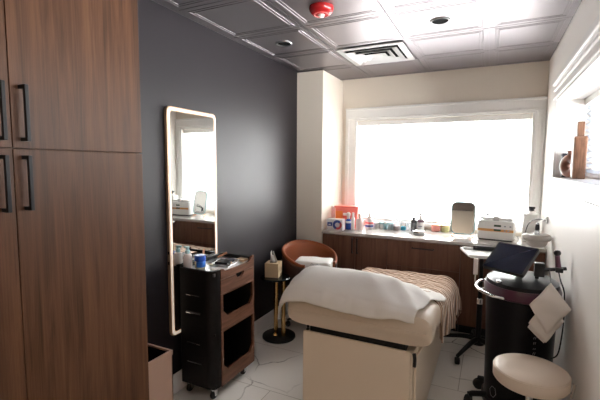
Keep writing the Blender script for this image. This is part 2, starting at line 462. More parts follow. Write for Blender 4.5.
obj('headrail', box(nb(), XR+.16, XR+.215, RY0+.01, RY1-.01, RZ1-.05, RZ1-.002, .003), M['trim'], t, smooth=False)
obj('slats', slats(nb(), 0, RY0+.015, RY1-.015, XR+.188, RZ0+.05, RZ1-.06, .042, .048, math.radians(-34), 'Y'), M['slat_side'], t, solid=.0015)
obj('bottom_rail', box(nb(), XR+.168, XR+.208, RY0+.015, RY1-.015, RZ0+.004, RZ0+.022, .003), M['trim'], t, smooth=False)

# outlet on the column
t = thing('wall_outlet', 'white wall outlet plate on the side of the corner column above the counter', 'outlet', (-1.632, 4.2, 1.03))
obj('cover_plate', box(nb(), -1.635, -1.629, 4.165, 4.235, 1.03, 1.145, .002), M['white_pl'], t, smooth=False)
obj('socket', box(nb(), -1.630, -1.627, 4.185, 4.215, 1.05, 1.08, .002), M['trim'], t, smooth=False)
obj('socket', box(nb(), -1.630, -1.627, 4.185, 4.215, 1.095, 1.125, .002), M['trim'], t, smooth=False)

# ---- ceiling fittings
t = thing('fire_detector', 'round red fire alarm with clear strobe lens on the ceiling', 'fire alarm', (-1.02, 2.375, ZC))
obj('housing', lathe(nb(), [(.078, .007), (.080, -.006), (.076, -.020), (.062, -.036), (.050, -.040), (0, -.041)], (-1.02, 2.375, ZC), 36), M['red'], t)
obj('grille_ring', torus(nb(), (-1.02, 2.375, ZC-.0398), .045, .004), M['redprint'], t)
obj('strobe_lens', lathe(nb(), [(.020, 0), (.018, -.010), (.010, -.016), (0, -.017)], (-1.02, 2.375, ZC-.041), 20), M['flashlens'], t)
for x, y, lab in ((-.368, 2.945, 'dark recessed ceiling downlight beside the air vent'), (-1.59, 2.93, 'dark recessed ceiling downlight near the charcoal wall')):
    t = thing('recessed_downlight', lab, 'downlight', (x, y, ZC), 'recessed downlights')
    obj('trim_ring', lathe(nb(), [(.056, .009), (.056, .001), (.062, -.001), (.067, .002), (.067, .009)], (x, y, ZC), 32), M['steel'], t)
    obj('can', lathe(nb(), [(.0555, .0075), (.0555, .005), (.030, .0055), (0, .0058)], (x, y, ZC), 28), M['dark_in'], t)
vx0, vx1, vy0, vy1 = xs[2]+.015, xs[3]-.015, ys[8]+.015, ys[9]-.015
t = thing('air_vent', 'white square four way air diffuser in the ceiling grid', 'vent', ((vx0+vx1)/2, (vy0+vy1)/2, ZC))
cx, cy = (vx0+vx1)/2, (vy0+vy1)/2
obj('duct_opening', box(nb(), cx-.235, cx+.235, cy-.235, cy+.235, ZC+.006, ZC+.013), M['dark_in'], t, smooth=False)
def cone_ring(h0, z0, h1, z1):
    b = nb(); R = []
    for h, z in ((h0, z0), (h1, z1)): R.append([b.verts.new((cx+sx*h, cy+sy*h, z)) for sx, sy in ((-1, -1), (1, -1), (1, 1), (-1, 1))])
    for k in range(4): b.faces.new((R[0][k], R[0][(k+1) % 4], R[1][(k+1) % 4], R[1][k]))
    return b
b = nb(); H = .285
for x0, x1, y0, y1 in ((-H, H, -H, -.235), (-H, H, .235, H), (-H, -.235, -.235, .235), (.235, H, -.235, .235)): box(b, cx+x0, cx+x1, cy+y0, cy+y1, ZC-.006, ZC+.002)
obj('face_frame', b, M['vent'], t, smooth=False)
for h0, h1 in ((.225, .165), (.155, .105)):
    obj('louver', cone_ring(h0, ZC-.020, h1, ZC+.004), M['vent'], t, smooth=False, solid=.003)
b = cone_ring(.10, ZC-.022, .05, ZC-.006); box(b, cx-.05, cx+.05, cy-.05, cy+.05, ZC-.008, ZC-.005)
obj('center_plate', b, M['vent'], t, smooth=False, solid=.002)
# added warm fill light, unseen behind the camera, to brighten the foreground
t = thing('rear_fill_light', 'added warm round fill light, out of view overhead behind the camera', 'fill light', (-.55, -.75, ZC))
obj('rim', lathe(nb(), [(.22, .005), (.22, -.05), (.20, -.055), (.20, .005)], (-.55, -.75, ZC), 40), M['white_pl'], t)
obj('diffuser', lathe(nb(), [(.2, -.045), (.15, -.07), (0, -.08)], (-.55, -.75, ZC), 40), M['fill_glow'], t)

# ================================================================== WARDROBE (left foreground)
CX = -1.35
t = thing('wardrobe_cabinet', 'tall walnut wardrobe cabinet with black bar handles filling the left foreground', 'cabinet', (-1.65, .7, 0))
obj('carcass', box(nb(), XL+.002, CX-.021, .20, 1.215, .10, ZC-.012), M['walnut'], t, smooth=False)
obj('toe_kick', box(nb(), XL+.002, CX-.07, .20, 1.21, 0, .10), M['black'], t, smooth=False)
for (y0, y1, hy) in ((.202, .7065, .672), (.7095, 1.213, .738)):
    for (z0, z1, hz0, hz1) in ((.105, 1.6465, 1.452, 1.627), (1.6505, ZC-.016, 1.672, 1.848)):
        d = obj('door', box(nb(), CX-.02, CX, y0, y1, z0, z1, .0012), M['walnut'], t, smooth=False)
        b = nb(); box(b, CX+.026, CX+.038, hy-.006, hy+.006, hz0, hz1, .0015)
        box(b, CX, CX+.03, hy-.006, hy+.006, hz0, hz0+.012, .001); box(b, CX, CX+.03, hy-.006, hy+.006, hz1-.012, hz1, .001)
        obj('handle', b, M['black'], d, smooth=False)

# ================================================================== COUNTER RUN under the far window
FY = 3.89
def cab(x0, x1, label, fronts, handles):
    t = thing('base_cabinet', label, 'cabinet', ((x0+x1)/2, 4.2, 0), 'walnut base cabinets under the window')
    obj('carcass', box(nb(), x0, x1, FY+.021, YB-.002, .10, .868), M['walnut_dark'], t, smooth=False)
    obj('toe_kick', box(nb(), x0, x1, FY+.08, FY+.10, 0, .10), M['black'], t, smooth=False)
    for (nm, a0, a1, z0, z1), h in zip(fronts, handles):
        d = obj(nm, box(nb(), a0+.0015, a1-.0015, FY, FY+.02, z0+.0015, z1-.0015, .001), M['walnut_dark'], t, smooth=False)
        if h:
            h0, h1, hz0, hz1 = h; b = nb()
            box(b, h0, h1, FY-.034, FY-.024, hz0, hz1, .001)
            if h1-h0 > hz1-hz0:
                for a in (h0, h1-.01): box(b, a, a+.01, FY-.03, FY, hz0, hz1)
            else:
                for a in (hz0, hz1-.01): box(b, h0, h1, FY-.03, FY, a, a+.01)
            obj('handle', b, M['black'], d, smooth=False)
cab(-1.632, -.922, 'dark walnut double door base cabinet at the left, next to the corner column',
    [('door', -1.632, -1.258, .10, .86), ('door', -1.258, -.922, .10, .86)], [(-1.290, -1.279, .685, .845), (-1.236, -1.225, .685, .845)])
cab(-.920, -.232, 'dark walnut drawer cabinet in the middle of the run with a long black handle',
    [('drawer', -.920, -.232, .605, .86), ('drawer', -.920, -.232, .10, .605)], [(-.675, -.468, .795, .806), (-.675, -.468, .535, .546)])
cab(-.230, XR-.002, 'dark walnut base cabinet at the right end behind the treatment machine',
    [('door', -.230, .11, .10, .86), ('door', .11, XR-.002, .10, .86)], [(.07, .081, .685, .845), (.14, .151, .685, .845)])
solo('countertop', box(nb(), -1.633, XR-.002, FY-.022, YB-.002, .87, .90, .003), M['quartz'], 'long pale quartz countertop running under the window', 'countertop', smooth=False)
CT = .90

# ---- things on the counter
t = thing('glove_box', 'white carton with blue and red ring print beside the corner column', 'box', (-1.51, 3.96, CT))
def rotz(c, a): return Matrix.Translation(V(c)) @ Matrix.Rotation(a, 4, 'Z') @ Matrix.Translation(-V(c))
mz = rotz((-1.51, 3.96, 0), .06)
obj('carton', box(nb(), -1.60, -1.42, 3.93, 4.03, CT, CT+.122, .002, mtx=mz), M['white_pl'], t, smooth=False)
fy = 3.9285
def front_disc(r0, r1, a0, a1, c, n=20):
    b = nb(); A = arc(c, r0, a0, a1, n, V((1, 0, 0)), V((0, 0, 1))); B = arc(c, r1, a0, a1, n, V((1, 0, 0)), V((0, 0, 1)))
    lo = A+B[::-1]
    prism(b, lo, V((0, -.001, 0))); 
    for v in b.verts: v.co = mz @ v.co
    return b
obj('blue_ring', front_disc(.026, .052, 40, 250, (-1.478, fy, CT+.062)), M['navy'], t, smooth=False)
obj('red_ring', front_disc(.026, .050, -110, 40, (-1.478, fy, CT+.062)), M['redprint'], t, smooth=False)
obj('blue_band', box(nb(), -1.590, -1.535, fy-.001, fy, CT+.048, CT+.088, mtx=mz), M['navy'], t, smooth=False)
obj('white_print', box(nb(), -1.578, -1.552, fy-.002, fy-.001, CT+.058, CT+.070, mtx=mz), M['white_pl'], t, smooth=False)

t = thing('sharps_container', 'salmon red plastic container with orange patch behind the white carton', 'container', (-1.45, 4.22, CT))
b = nb(); P = [(-1.570, .0), (-1.345, 0), (-1.318, .225), (-1.592, .225)]
prism(b, [V((x, 4.16, CT+z)) for x, z in P], V((0, .12, 0)), .006)
obj('body', b, M['salmon'], t, smooth=False)
obj('lid', box(nb(), -1.600, -1.312, 4.15, 4.29, CT+.225, CT+.246, .005), M['salmon'], t, smooth=False)
obj('orange_label', box(nb(), -1.585, -1.50, 4.1575, 4.16, CT+.10, CT+.19), M['orange_pl'], t, smooth=False)

def bottle(name, label, c, prof, body, parts=(), group='bottles and jars on the counter', cat='bottle', n=20, sy=1.):
    t = thing(name, label, cat, c, group)
    obj('body', lathe(nb(), prof, c, n, 1., sy), body, t)
    for p in parts: obj(p[0], p[1], p[2], t)
    return t
def L(c, prof, n=18): return lathe(nb(), prof, c, n)

c = (-1.405, 4.085, CT)
sp = nb(); lathe(sp, [(.012, .115), (.016, .117), (.018, .150), (.022, .152), (.024, .178), (.010, .190), (0, .191)], c, 16); box(sp, c[0]-.060, c[0]+.005, c[1]-.012, c[1]+.012, CT+.150, CT+.178, .004)
bottle('spray_bottle', 'blue spray bottle with white trigger head in front of the salmon container', c, [(.028, 0), (.031, .004), (.031, .095), (.024, .11), (.012, .118), (.0, .118)], M['blue'], [('spray_head', sp, M['white_pl']), ('white_band', L(c, [(.0315, .07), (.0318, .071), (.0318, .092), (.0315, .093)]), M['white_pl'])])
c = (-1.345, 4.07, CT)
bottle('clear_cup', 'narrow white tube standing beside the blue spray bottle', c, [(.016, 0), (.018, .003), (.019, .13), (.012, .14), (.012, .19), (0, .191)], M['white_pl'], cat='tube')
c = (-1.275, 4.085, CT)
bottle('pink_bottle', 'pale pink translucent bottle left of the long nozzle bottle', c, [(.036, 0), (.041, .004), (.041, .105), (.030, .125), (.014, .130), (.014, .155), (0, .156)], M['pinkish'], [('cap', L(c, [(.017, .150), (.018, .151), (.017, .178), (0, .179)]), M['pinkish'])])
c = (-1.200, 4.205, CT)
lab = nb()
bottle('nozzle_bottle', 'white squeeze bottle with long pointed nozzle and blue red label', c, [(.040, 0), (.045, .004), (.046, .085), (.038, .115), (.022, .128), (0, .129)], M['white_pl'],
       [('nozzle', L(c, [(.022, .128), (.023, .140), (.014, .150), (.010, .19), (.004, .272), (0, .273)]), M['white_pl']),
        ('blue_label', L(c, [(.0458, .028), (.0466, .029), (.0466, .048), (.0458, .049)]), M['navy']), ('red_label', L(c, [(.0458, .062), (.0466, .063), (.0466, .082), (.0455, .083)]), M['redprint'])])
for (x, y, r, h, m, nm, labl, lid) in ((-1.145, 4.28, .030, .070, 'white_pl', 'cream_jar', 'small white jar right of the nozzle bottle', 'white_tray'),
                                        (-1.085, 4.29, .027, .078, 'white_pl', 'cream_jar', 'taller small white jar with pale teal lid', 'teal')):
    c = (x, y, CT)
    bottle(nm, labl, c, [(r*.95, 0), (r, .003), (r, h*.7), (0, h*.7)], M[m], [('lid', L(c, [(r*1.04, h*.68), (r*1.05, h*.7), (r*1.05, h*.95), (r*.98, h), (0, h)]), M[lid])], cat='jar')
c = (-1.045, 4.29, CT)
bottle('teal_bottle', 'tiny teal bottle wedged beside the grey glass jar', c, [(.018, 0), (.019, .003), (.019, .055), (.010, .062), (0, .062)], M['teal'], [('cap', L(c, [(.012, .06), (.0125, .061), (.012, .085), (0, .085)]), M['white_pl'])])
t = thing('glass_jar', 'square grey green glass jar among the counter bottles', 'jar', (-0.985, 4.29, CT), 'bottles and jars on the counter')
obj('body', rbox(nb(), -1.020, -0.950, 4.255, 4.325, CT, CT+.068, .012), M['greyjar'], t)
obj('lid', rbox(nb(), -1.024, -0.946, 4.251, 4.329, CT+.068, CT+.080, .012), M['teal'], t)
obj('contents', box(nb(), -1.008, -0.962, 4.267, 4.313, CT+.006, CT+.045, .004), M['greyprint'], t, smooth=False)
def pump_parts(c, z, m, l=.05, s=1):
    b = nb(); lathe(b, [(.014, z), (.016, z+.002), (.016, z+.022), (.006, z+.026), (.006, z+.045), (0, z+.045)], c, 14); box(b, c[0]-.012 if s > 0 else c[0]-l, c[0]+(l if s > 0 else .012), c[1]-.009, c[1]+.009, CT+z+.043, CT+z+.056, .003)
    return b
c = (-.915, 4.285, CT)
bottle('pump_bottle', 'clear pump bottle of peach liquid in the middle of the counter', c, [(.036, 0), (.039, .003), (.039, .105), (.030, .122), (.013, .128), (0, .128)], M['clear'],
       [('pump', pump_parts(c, .126, M, .05), M['clear']), ('liquid', L(c, [(.033, .004), (.035, .006), (.035, .05), (0, .05)]), M['pinkish'])])
c = (-.848, 4.315, CT)
bottle('drop_bottle', 'small bottle of blue liquid with thin white nozzle', c, [(.026, 0), (.028, .003), (.028, .030), (.022, .040), (.008, .046), (0, .046)], M['tealdark'], [('nozzle', L(c, [(.010, .045), (.010, .055), (.0035, .105), (0, .105)]), M['white_pl'])])
c = (-.795, 4.345, CT)
bottle('cotton_jar', 'clear little jar behind the blue liquid bottle', c, [(.024, 0), (.026, .003), (.026, .072), (.020, .08), (0, .08)], M['clear'], cat='jar')
c = (-.735, 4.30, CT)
bottle('brown_bottle', 'dark brown medicine bottle with white label', c, [(.027, 0), (.031, .004), (.031, .105), (.024, .122), (.013, .128), (.013, .135), (0, .135)], M['ambertint'],
       [('cap', L(c, [(.016, .128), (.017, .13), (.017, .152), (0, .153)]), M['black_pl']), ('white_label', box(nb(), c[0]-.017, c[0]+.010, c[1]-.0335, c[1]-.0265, CT+.025, CT+.092), M['greyprint'])])
c = (-.668, 4.335, CT)
sp = nb(); lathe(sp, [(.014, .135), (.017, .137), (.017, .158), (.013, .162), (.013, .180), (0, .181)], c, 14); box(sp, c[0]-.045, c[0]+.045, c[1]-.011, c[1]+.011, CT+.178, CT+.198, .005); box(sp, c[0]-.045, c[0]-.035, c[1]-.006, c[1]+.006, CT+.150, CT+.180, .002)
bottle('foam_bottle', 'white trigger bottle with violet neck right of the dark bottle', c, [(.034, 0), (.037, .004), (.037, .105), (.030, .125), (.016, .135), (0, .135)], M['white_pl'],
       [('spray_head', sp, M['white_pl']), ('violet_band', L(c, [(.0372, .098), (.0382, .099), (.0345, .122), (.031, .123)]), M['purple2']),
        ('print', box(nb(), c[0]-.020, c[0]+.022, c[1]-.0385, c[1]-.034, CT+.050, CT+.062), M['greyprint'])])
t = thing('trinket_dish', 'small silver clam shaped dish at the front of the counter', 'dish', (-.648, 4.09, CT))
obj('dish', lathe(nb(), [(.045, 0), (.060, .006), (.064, .020), (.060, .022), (0, .018)], (-.648, 4.09, CT), 24, 1, .7), M['steel'], t)
obj('lid', lathe(nb(), [(.063, .024), (.060, .038), (.040, .046), (0, .048)], (-.648, 4.09, CT), 24, 1, .7), M['chrome'], t)
for (x, m, lab) in ((-.520, 'redjar', 'rose red candle jar with a knobbed metal lid'), (-.425, 'greenjar', 'olive green candle jar with a knobbed metal lid')):
    c = (x, 4.40, CT)
    t = thing('candle_jar', lab, 'jar', c, 'candle jars')
    obj('body', lathe(nb(), [(.038, 0), (.043, .005), (.044, .066), (0, .066)], c, 24), M[m], t)
    l_ = obj('lid', lathe(nb(), [(.045, .067), (.046, .070), (.040, .077), (0, .079)], c, 24), M['copper'], t)
    obj('knob', lathe(nb(), [(.004, .078), (.004, .086), (.008, .092), (.006, .10), (0, .101)], c, 12), M['copper'], l_)

# vanity mirror
t = thing('vanity_mirror', 'rounded white tabletop mirror on little copper feet', 'mirror', (-.24, 4.2, CT))
def rrect(w, h, r, n=6):
    pts = []
    for cx_, cz_, a0 in ((w-r, h-r, 0), (-w+r, h-r, 90), (-w+r, -h+r, 180), (w-r, -h+r, 270)):
        for k in range(n+1):
            a = math.radians(a0+90*k/n); pts.append((cx_+r*math.cos(a), cz_+r*math.sin(a)))
    return pts
MC = V((-.24, 4.2, CT+.185)); tl = Matrix.Rotation(math.radians(-10), 3, 'X') 
mzr = Matrix.Rotation(math.radians(4), 3, 'Z') @ tl
def mp_(x, y, z): return MC + mzr @ V((x, y, z))
RR = rrect(.108, .158, .05)
b = nb(); prism(b, [mp_(x, .012, z) for x, z in RR], mzr @ V((0, -.024, 0)), .004); obj('back_shell', b, M['white_pl'], t)
b = nb(); tube(b, [mp_(x, -.012, z) for x, z in RR], .006, 8, closed=True); obj('rim', b, M['teal'], t)
b = nb(); prism(b, [mp_(x*.955, -.0135, z*.965) for x, z in RR], mzr @ V((0, -.001, 0))); obj('mirror_glass', b, M['mirror'], t, smooth=False)
for sx in (-1, 1):
    b = nb(); tube(b, [(MC.x+sx*.060, 4.205, CT+.034), (MC.x+sx*.088, 4.185, CT+.012), (MC.x+sx*.095, 4.150, CT+.006)], .006, 8)
    obj('foot', b, M['copper'], t)
b = nb(); tube(b, [(MC.x, 4.215, CT+.05), (MC.x, 4.27, CT+.012), (MC.x, 4.29, CT+.006)], .006, 8); obj('back_foot', b, M['copper'], t)

# towel warmer / steriliser box
t = thing('sterilizer', 'boxy white steriliser with orange stripe and two small displays', 'appliance', (.07, 4.22, CT))
m2 = rotz((.07, 4.22, 0), -.12)
def bx2(x0, x1, y0, y1, z0, z1, bev=0): return box(nb(), x0, x1, y0, y1, z0, z1, bev, mtx=m2)
obj('body', bx2(-.085, .220, 4.09, 4.35, CT+.012, CT+.185, .006), M['white_pl'], t, smooth=False)
obj('plinth', bx2(-.075, .21, 4.10, 4.34, CT, CT+.013), M['black_pl'], t, smooth=False)
obj('orange_stripe', bx2(-.0845, .2195, 4.0885, 4.09, CT+.088, CT+.112), M['stripe'], t, smooth=False)
l_ = obj('lid', bx2(-.070, .205, 4.11, 4.34, CT+.198, CT+.218, .006), M['white_tray'], t, smooth=False)
obj('latch', bx2(.045, .095, 4.10, 4.135, CT+.186, CT+.232, .004), M['steel'], l_, smooth=False)
for x in (-.05, .15): obj('hinge_tab', bx2(x, x+.035, 4.30, 4.33, CT+.184, CT+.232, .003), M['greyprint'], l_, smooth=False)
for z in (.135, .094): obj('display', bx2(.055, .115, 4.087, 4.0895, CT+z, CT+z+.018), M['lcd'], t, smooth=False)
for x, z in ((.140, .135), (.185, .135), (.140, .094), (.170, .094)):
    obj('button', bx2(x, x+.016, 4.085, 4.089, CT+z+.002, CT+z+.014, .002), M['greyprint'], t, smooth=False)

# water jug with black cap
t = thing('pump_jug', 'tall translucent white jug with black cap in the corner', 'jug', (.355, 4.28, CT))
obj('body', rbox(nb(), .285, .425, 4.22, 4.34, CT, CT+.255, .03), M['white_pl'], t)
obj('neck', lathe(nb(), [(.045, .255), (.030, .270), (.020, .274), (.020, .285), (0, .285)], (.355, 4.28, CT), 20), M['white_pl'], t)
obj('cap', lathe(nb(), [(.018, .283), (.022, .285), (.022, .302), (.030, .305), (.030, .322), (0, .323)], (.355, 4.28, CT), 20), M['black_pl'], t)

# wall mounted magnifier lamp
LC = V((.345, 3.60, 1.040))
t = thing('magnifier_lamp', 'round clear magnifying lamp on a chrome wall bracket at the right corner', 'lamp', (XR, 3.92, 1.117))
obj('wall_bracket', box(nb(), XR-.018, XR-.001, 3.89, 3.95, 1.117, 1.177, .006), M['chrome'], t, smooth=False)
b = nb(); tube(b, [(XR-.01, 3.92, 1.147), (.405, 3.86, 1.147), (.350, 3.64, 1.145)], .010, 12); obj('arm', b, M['chrome'], t)
b = nb(); lathe(b, [(.014, 0), (.016, .01), (.014, .05), (0, .052)], (.345, 3.60, 1.095), 14); tube(b, [(.350, 3.64, 1.145), (.345, 3.605, 1.140)], .010, 10); obj('swivel_joint', b, M['black'], t)
tm = Matrix.Rotation(math.radians(6), 3, 'Y')
hb = nb(); torus(hb, LC, .074, .028, 44, 14); obj('outer_rim', hb, M['clearlamp'], t)
hb = nb(); torus(hb, LC+V((0, 0, .012)), .044, .010, 36, 10); l_ = obj('inner_rim', hb, M['clearlamp'], t)
obj('bowl', lathe(nb(), [(.080, -.02), (.074, -.045), (.060, -.068), (.040, -.078), (0, -.079)], LC, 36), M['clearlamp'], t)
obj('lens', lathe(nb(), [(.050, .016), (.03, .022), (.018, .026), (.014, .056), (0, .057)], LC, 36), M['clear'], t)
b = nb(); tube(b, curve([(.400, 3.85, 1.158), (.33, 3.72, 1.165), (.285, 3.66, 1.13), (.262, 3.62, 1.05)]), .004, 8); obj('cable', b, M['black_pl'], t)
b = nb(); tube(b, curve([(.243, 4.17, CT+.05), (.25, 4.15, CT+.01), (.22, 4.02, CT+.004), (.25, 3.95, CT+.004), (.27, 4.05, CT+.004)]), .003, 8)
solo('power_cable', b, M['cable'], 'thin grey cable on the counter right of the steriliser', 'cable')

# ---- right window sill
SZ = RZ0
t = thing('wooden_bottle', 'tall carved brown wooden bottle on the high window sill', 'bottle', (.525, 3.22, SZ))
b = nb(); box(b, .487, .563, 3.18, 3.26, SZ, SZ+.285, .008); obj('body', b, M['woodbot'], t, smooth=False)
b = nb(); prism(b, [V((.487+.004, 3.184, SZ+.283)), V((.559, 3.184, SZ+.283)), V((.559, 3.256, SZ+.283)), V((.491, 3.256, SZ+.283))], V((0, 0, .004)))
box(b, .505, .545, 3.20, 3.24, SZ+.285, SZ+.385, .004); obj('neck', b, M['woodbot'], t, smooth=False)
t = thing('ring_vase', 'terracotta ring shaped vase with a hole on the high window sill', 'vase', (.508, 3.40, SZ))
b = nb(); torus(b, (.508, 3.40, SZ+.088), .052, .034, 36, 14, V((.55, -.835, 0)), V((0, 0, 1)))
obj('ring', b, M['vase'], t)
obj('spout', lathe(nb(), [(.022, .150), (.024, .185), (.028, .198), (.022, .198), (0, .19)], (.508, 3.40, SZ), 18), M['vase'], t)
t = thing('dark_book_box', 'small charcoal box standing on the high sill behind the ring vase', 'box', (.512, 3.60, SZ))
obj('box_body', box(nb(), .480, .545, 3.575, 3.635, SZ, SZ+.165, .003), M['darkbox'], t, smooth=False)
obj('box_lid', box(nb(), .477, .548, 3.572, 3.638, SZ+.165, SZ+.185, .003), M['darkbox'], t, smooth=False)

# ================================================================== LED MIRROR on charcoal wall
t = thing('wall_mirror', 'tall rounded mirror with glowing light border on the charcoal wall', 'mirror', (XL, 2.18, .42))
MY0, MY1, MZ0, MZ1 = 1.925, 2.43, .425, 1.985; my, mz_ = (MY0+MY1)/2, (MZ0+MZ1)/2
RR = rrect((MY1-MY0)/2, (MZ1-MZ0)/2, .035, 6)
b = nb(); prism(b, [V((XL+.006, my+y, mz_+z)) for y, z in RR], V((.021, 0, 0)), .002); obj('frame', b, M['goldframe'], t, smooth=True)
def ring_strip(o, i, x, n=RR):
    b = nb(); w, h = (MY1-MY0)/2, (MZ1-MZ0)/2
    A = [V((x, my+y, mz_+z)) for y, z in rrect(w-o, h-o, .035-o*.5)]; B = [V((x, my+y, mz_+z)) for y, z in rrect(w-i, h-i, .022)]
    va = [b.verts.new(p) for p in A]; vb = [b.verts.new(p) for p in B]; N = len(va)
    for k in range(N): b.faces.new((va[k], va[(k+1) % N], vb[(k+1) % N], vb[k]))
    return b
obj('light_border', ring_strip(.006, .026, XL+.0282), M['led'], t, solid=.001)
w, h = (MY1-MY0)/2-.030, (MZ1-MZ0)/2-.030
b = nb(); prism(b, [V((XL+.0272, my+y, mz_+z)) for y, z in rrect(w, h, .022)], V((.0012, 0, 0))); obj('mirror_glass', b, M['mirror'], t, smooth=False)
b = nb(); box(b, XL, XL+.007, my-.2, my+.2, MZ1-.30, MZ1-.25); box(b, XL, XL+.007, my-.2, my+.2, MZ0+.2, MZ0+.25); obj('wall_cleat', b, M['black'], t, smooth=False)
for z in (.93, 1.0): obj('side_button', box(nb(), XL+.012, XL+.022, MY0-.003, MY0, z, z+.02), M['black'], t, smooth=False)

# ================================================================== SALON TROLLEY
A0, A1, B0, B1 = -1.905, -1.60, 1.985, 2.465      # x and y extents
t = thing('salon_trolley', 'black salon trolley on casters with walnut shelf front below the lit mirror', 'trolley', (-1.745, 2.22, 0))
# body shell: back, near side, far side, floor, mid shelf, tray (open to +X)
b = nb()
pts = [(A0, B0+.02), (A0+.02, B0), (A1-.07, B0)] + [(A1-.07+.07*math.sin(a), B0+.07-.07*math.cos(a)) for a in [math.radians(k) for k in (18, 36, 54, 72, 90)]]
inner = [(A1-.02, B0+.075)] + [(A1-.07+.05*math.sin(a), B0+.07-.05*math.cos(a)) for a in [math.radians(k) for k in (72, 54, 36, 18, 0)]] + [(A0+.02, B0+.02)]
prism(b, [V((x, y, .09)) for x, y in pts+[(A1, B0+.075)]+inner], V((0, 0, .813)))
obj('side_panel', b, M['black_cart'], t)
obj('side_panel', box(nb(), A0+.02, A1-.012, B1-.02, B1, .09, .912, .003), M['black_cart'], t, smooth=False)
obj('back_panel', box(nb(), A0, A0+.02, B0+.02, B1, .09, .912, .003), M['black_cart'], t, smooth=False)
obj('bottom_shelf', box(nb(), A0+.02, A1-.01, B0+.021, B1-.02, .09, .12), M['black_cart'], t, smooth=False)
obj('middle_shelf', box(nb(), A0+.02, A1-.01, B0+.021, B1-.02, .455, .475), M['black_cart'], t, smooth=False)
obj('tray_top', box(nb(), A0+.02, A1-.01, B0+.021, B1-.02, .865, .885), M['steel'], t, smooth=False)
# walnut front pieces on the +X face
FX0, FX1 = A1-.012, A1+.004; G0, G1 = B0+.075, B1
def face(pts): 
    b = nb(); prism(b, [V((FX0, y, z)) for y, z in pts], V((FX1-FX0, 0, 0)), .0015); return b
lip = [(G0, .835), (G0, .903), (G0+.03, .903), (G0+.05, .884), (G1-.10, .882), (G1-.07, .884), (G1-.045, .898), (G1-.025, .915), (G1-.022, .922), (G1, .922), (G1, .835)]
obj('tray_lip', face(lip), M['walnut_cart'], t, smooth=False)
yc = (G0+G1)/2+.02
dr = [(G0, .735), (G1-.004, .735), (G1-.004, .832), (yc+.05, .832)] + [(yc+.05*math.cos(math.radians(a)), .832-.036*math.sin(math.radians(a))) for a in (20, 45, 70, 90, 110, 135, 160)] + [(yc-.05, .832), (G0, .832)]
d = obj('drawer', face(dr), M['walnut_cart'], t, smooth=False)
obj('drawer_box', box(nb(), A0+.04, FX0-.001, G0-.03, G1-.03, .74, .825), M['dark_in'], d, smooth=False)
def frame(z0, z1, lowh, dip):
    # a front frame whose lower rail rises at both ends
    b = nb()
    P = [(G0, z0), (G1, z0), (G1, z1), (G1-.022, z1), (G1-.022, z0+lowh+dip), (G1-.06, z0+lowh), (G0+.075, z0+lowh), (G0+.022, z0+lowh+dip), (G0+.022, z1), (G0, z1)]
    prism(b, [V((FX0, y, z)) for y, z in P], V((FX1-FX0, 0, 0)))
    box(b, FX0, FX1, G0+.0221, G1-.0221, z1-.008, z1)
    return b
obj('shelf_front', frame(.478, .732, .085, .05), M['walnut_cart'], t, smooth=False)
obj('shelf_front', frame(.085, .475, .095, .05), M['walnut_cart'], t, smooth=False)
for (z, l_) in ((.725, .115), (.605, .125), (.39, .115), (.255, .125)):
    b = nb(); tube(b, [(A0+.075, B0-.002, z), (A0+.075+l_, B0-.002, z)], .004 if z != .605 else .009, 8); obj('handle_slot', b, M['chrome'], t)
for x, y in ((A0+.045, B0+.05), (A1-.05, B0+.05), (A0+.045, B1-.075), (A1-.05, B1-.075)):
    b = nb(); lathe(b, [(.018, .062), (.018, .07), (.008, .072), (.008, .09), (0, .09)], (x, y, 0), 14); box(b, x-.020, x-.014, y-.012, y+.014, .026, .068); box(b, x+.014, x+.020, y-.012, y+.014, .026, .068)
    cs = obj('caster', b, M['chrome'], t, smooth=False)
    b = nb(); lathe(b, [(.010, -.012), (.026, -.011), (.030, -.006), (.030, .006), (.026, .011), (.010, .012)], (x, y, .030), 20, mtx=Matrix.Rotation(PI/2, 3, 'Y')); obj('wheel', b, M['rubber'], cs)
TZ = .886
c = (-1.868, 2.045, TZ)
t = thing('lotion_bottle', 'pinkish white lotion bottle with pale teal pump on the trolley', 'bottle', c)
obj('body', lathe(nb(), [(.026, 0), (.030, .004), (.030, .085), (.024, .10), (.012, .106), (0, .106)], c, 24), M['lotion'], t)
b = nb(); lathe(b, [(.014, .104), (.016, .106), (.016, .128), (.008, .130), (.012, .138), (.013, .152), (0, .154)], c, 16); box(b, c[0]-.030, c[0], c[1]-.007, c[1]+.007, TZ+.140, TZ+.153, .003); obj('pump_head', b, M['teal'], t)
c = (-1.792, 2.085, TZ)
t = thing('petroleum_jelly_jar', 'pale yellow jar with blue lid and blue label on the trolley', 'jar', c)
obj('body', lathe(nb(), [(.033, 0), (.036, .004), (.036, .055), (0, .055)], c, 28), M['creamjar'], t)
obj('lid', lathe(nb(), [(.038, .054), (.0385, .056), (.0385, .086), (.035, .092), (0, .093)], c, 28), M['blue'], t)
b = nb(); A = [math.radians(a) for a in range(-95, 30, 10)]
grid(b, lambda u, v: V((c[0]+.0366*math.cos(A[0]+(A[-1]-A[0])*u), c[1]+.0366*math.sin(A[0]+(A[-1]-A[0])*u), TZ+.012+.052*v)), 14, 2); lb = obj('blue_label', b, M['blue2'], t, solid=.0008)
t = thing('instrument_tray', 'small silver instrument tray lying on the trolley top', 'tray', (-1.71, 2.26, TZ))
b = nb(); rt_ = rotz((-1.71, 2.26, 0), .15)
box(b, -1.79, -1.64, 2.17, 2.34, TZ, TZ+.006, .002, mtx=rt_); obj('base', b, M['steel'], t, smooth=False)
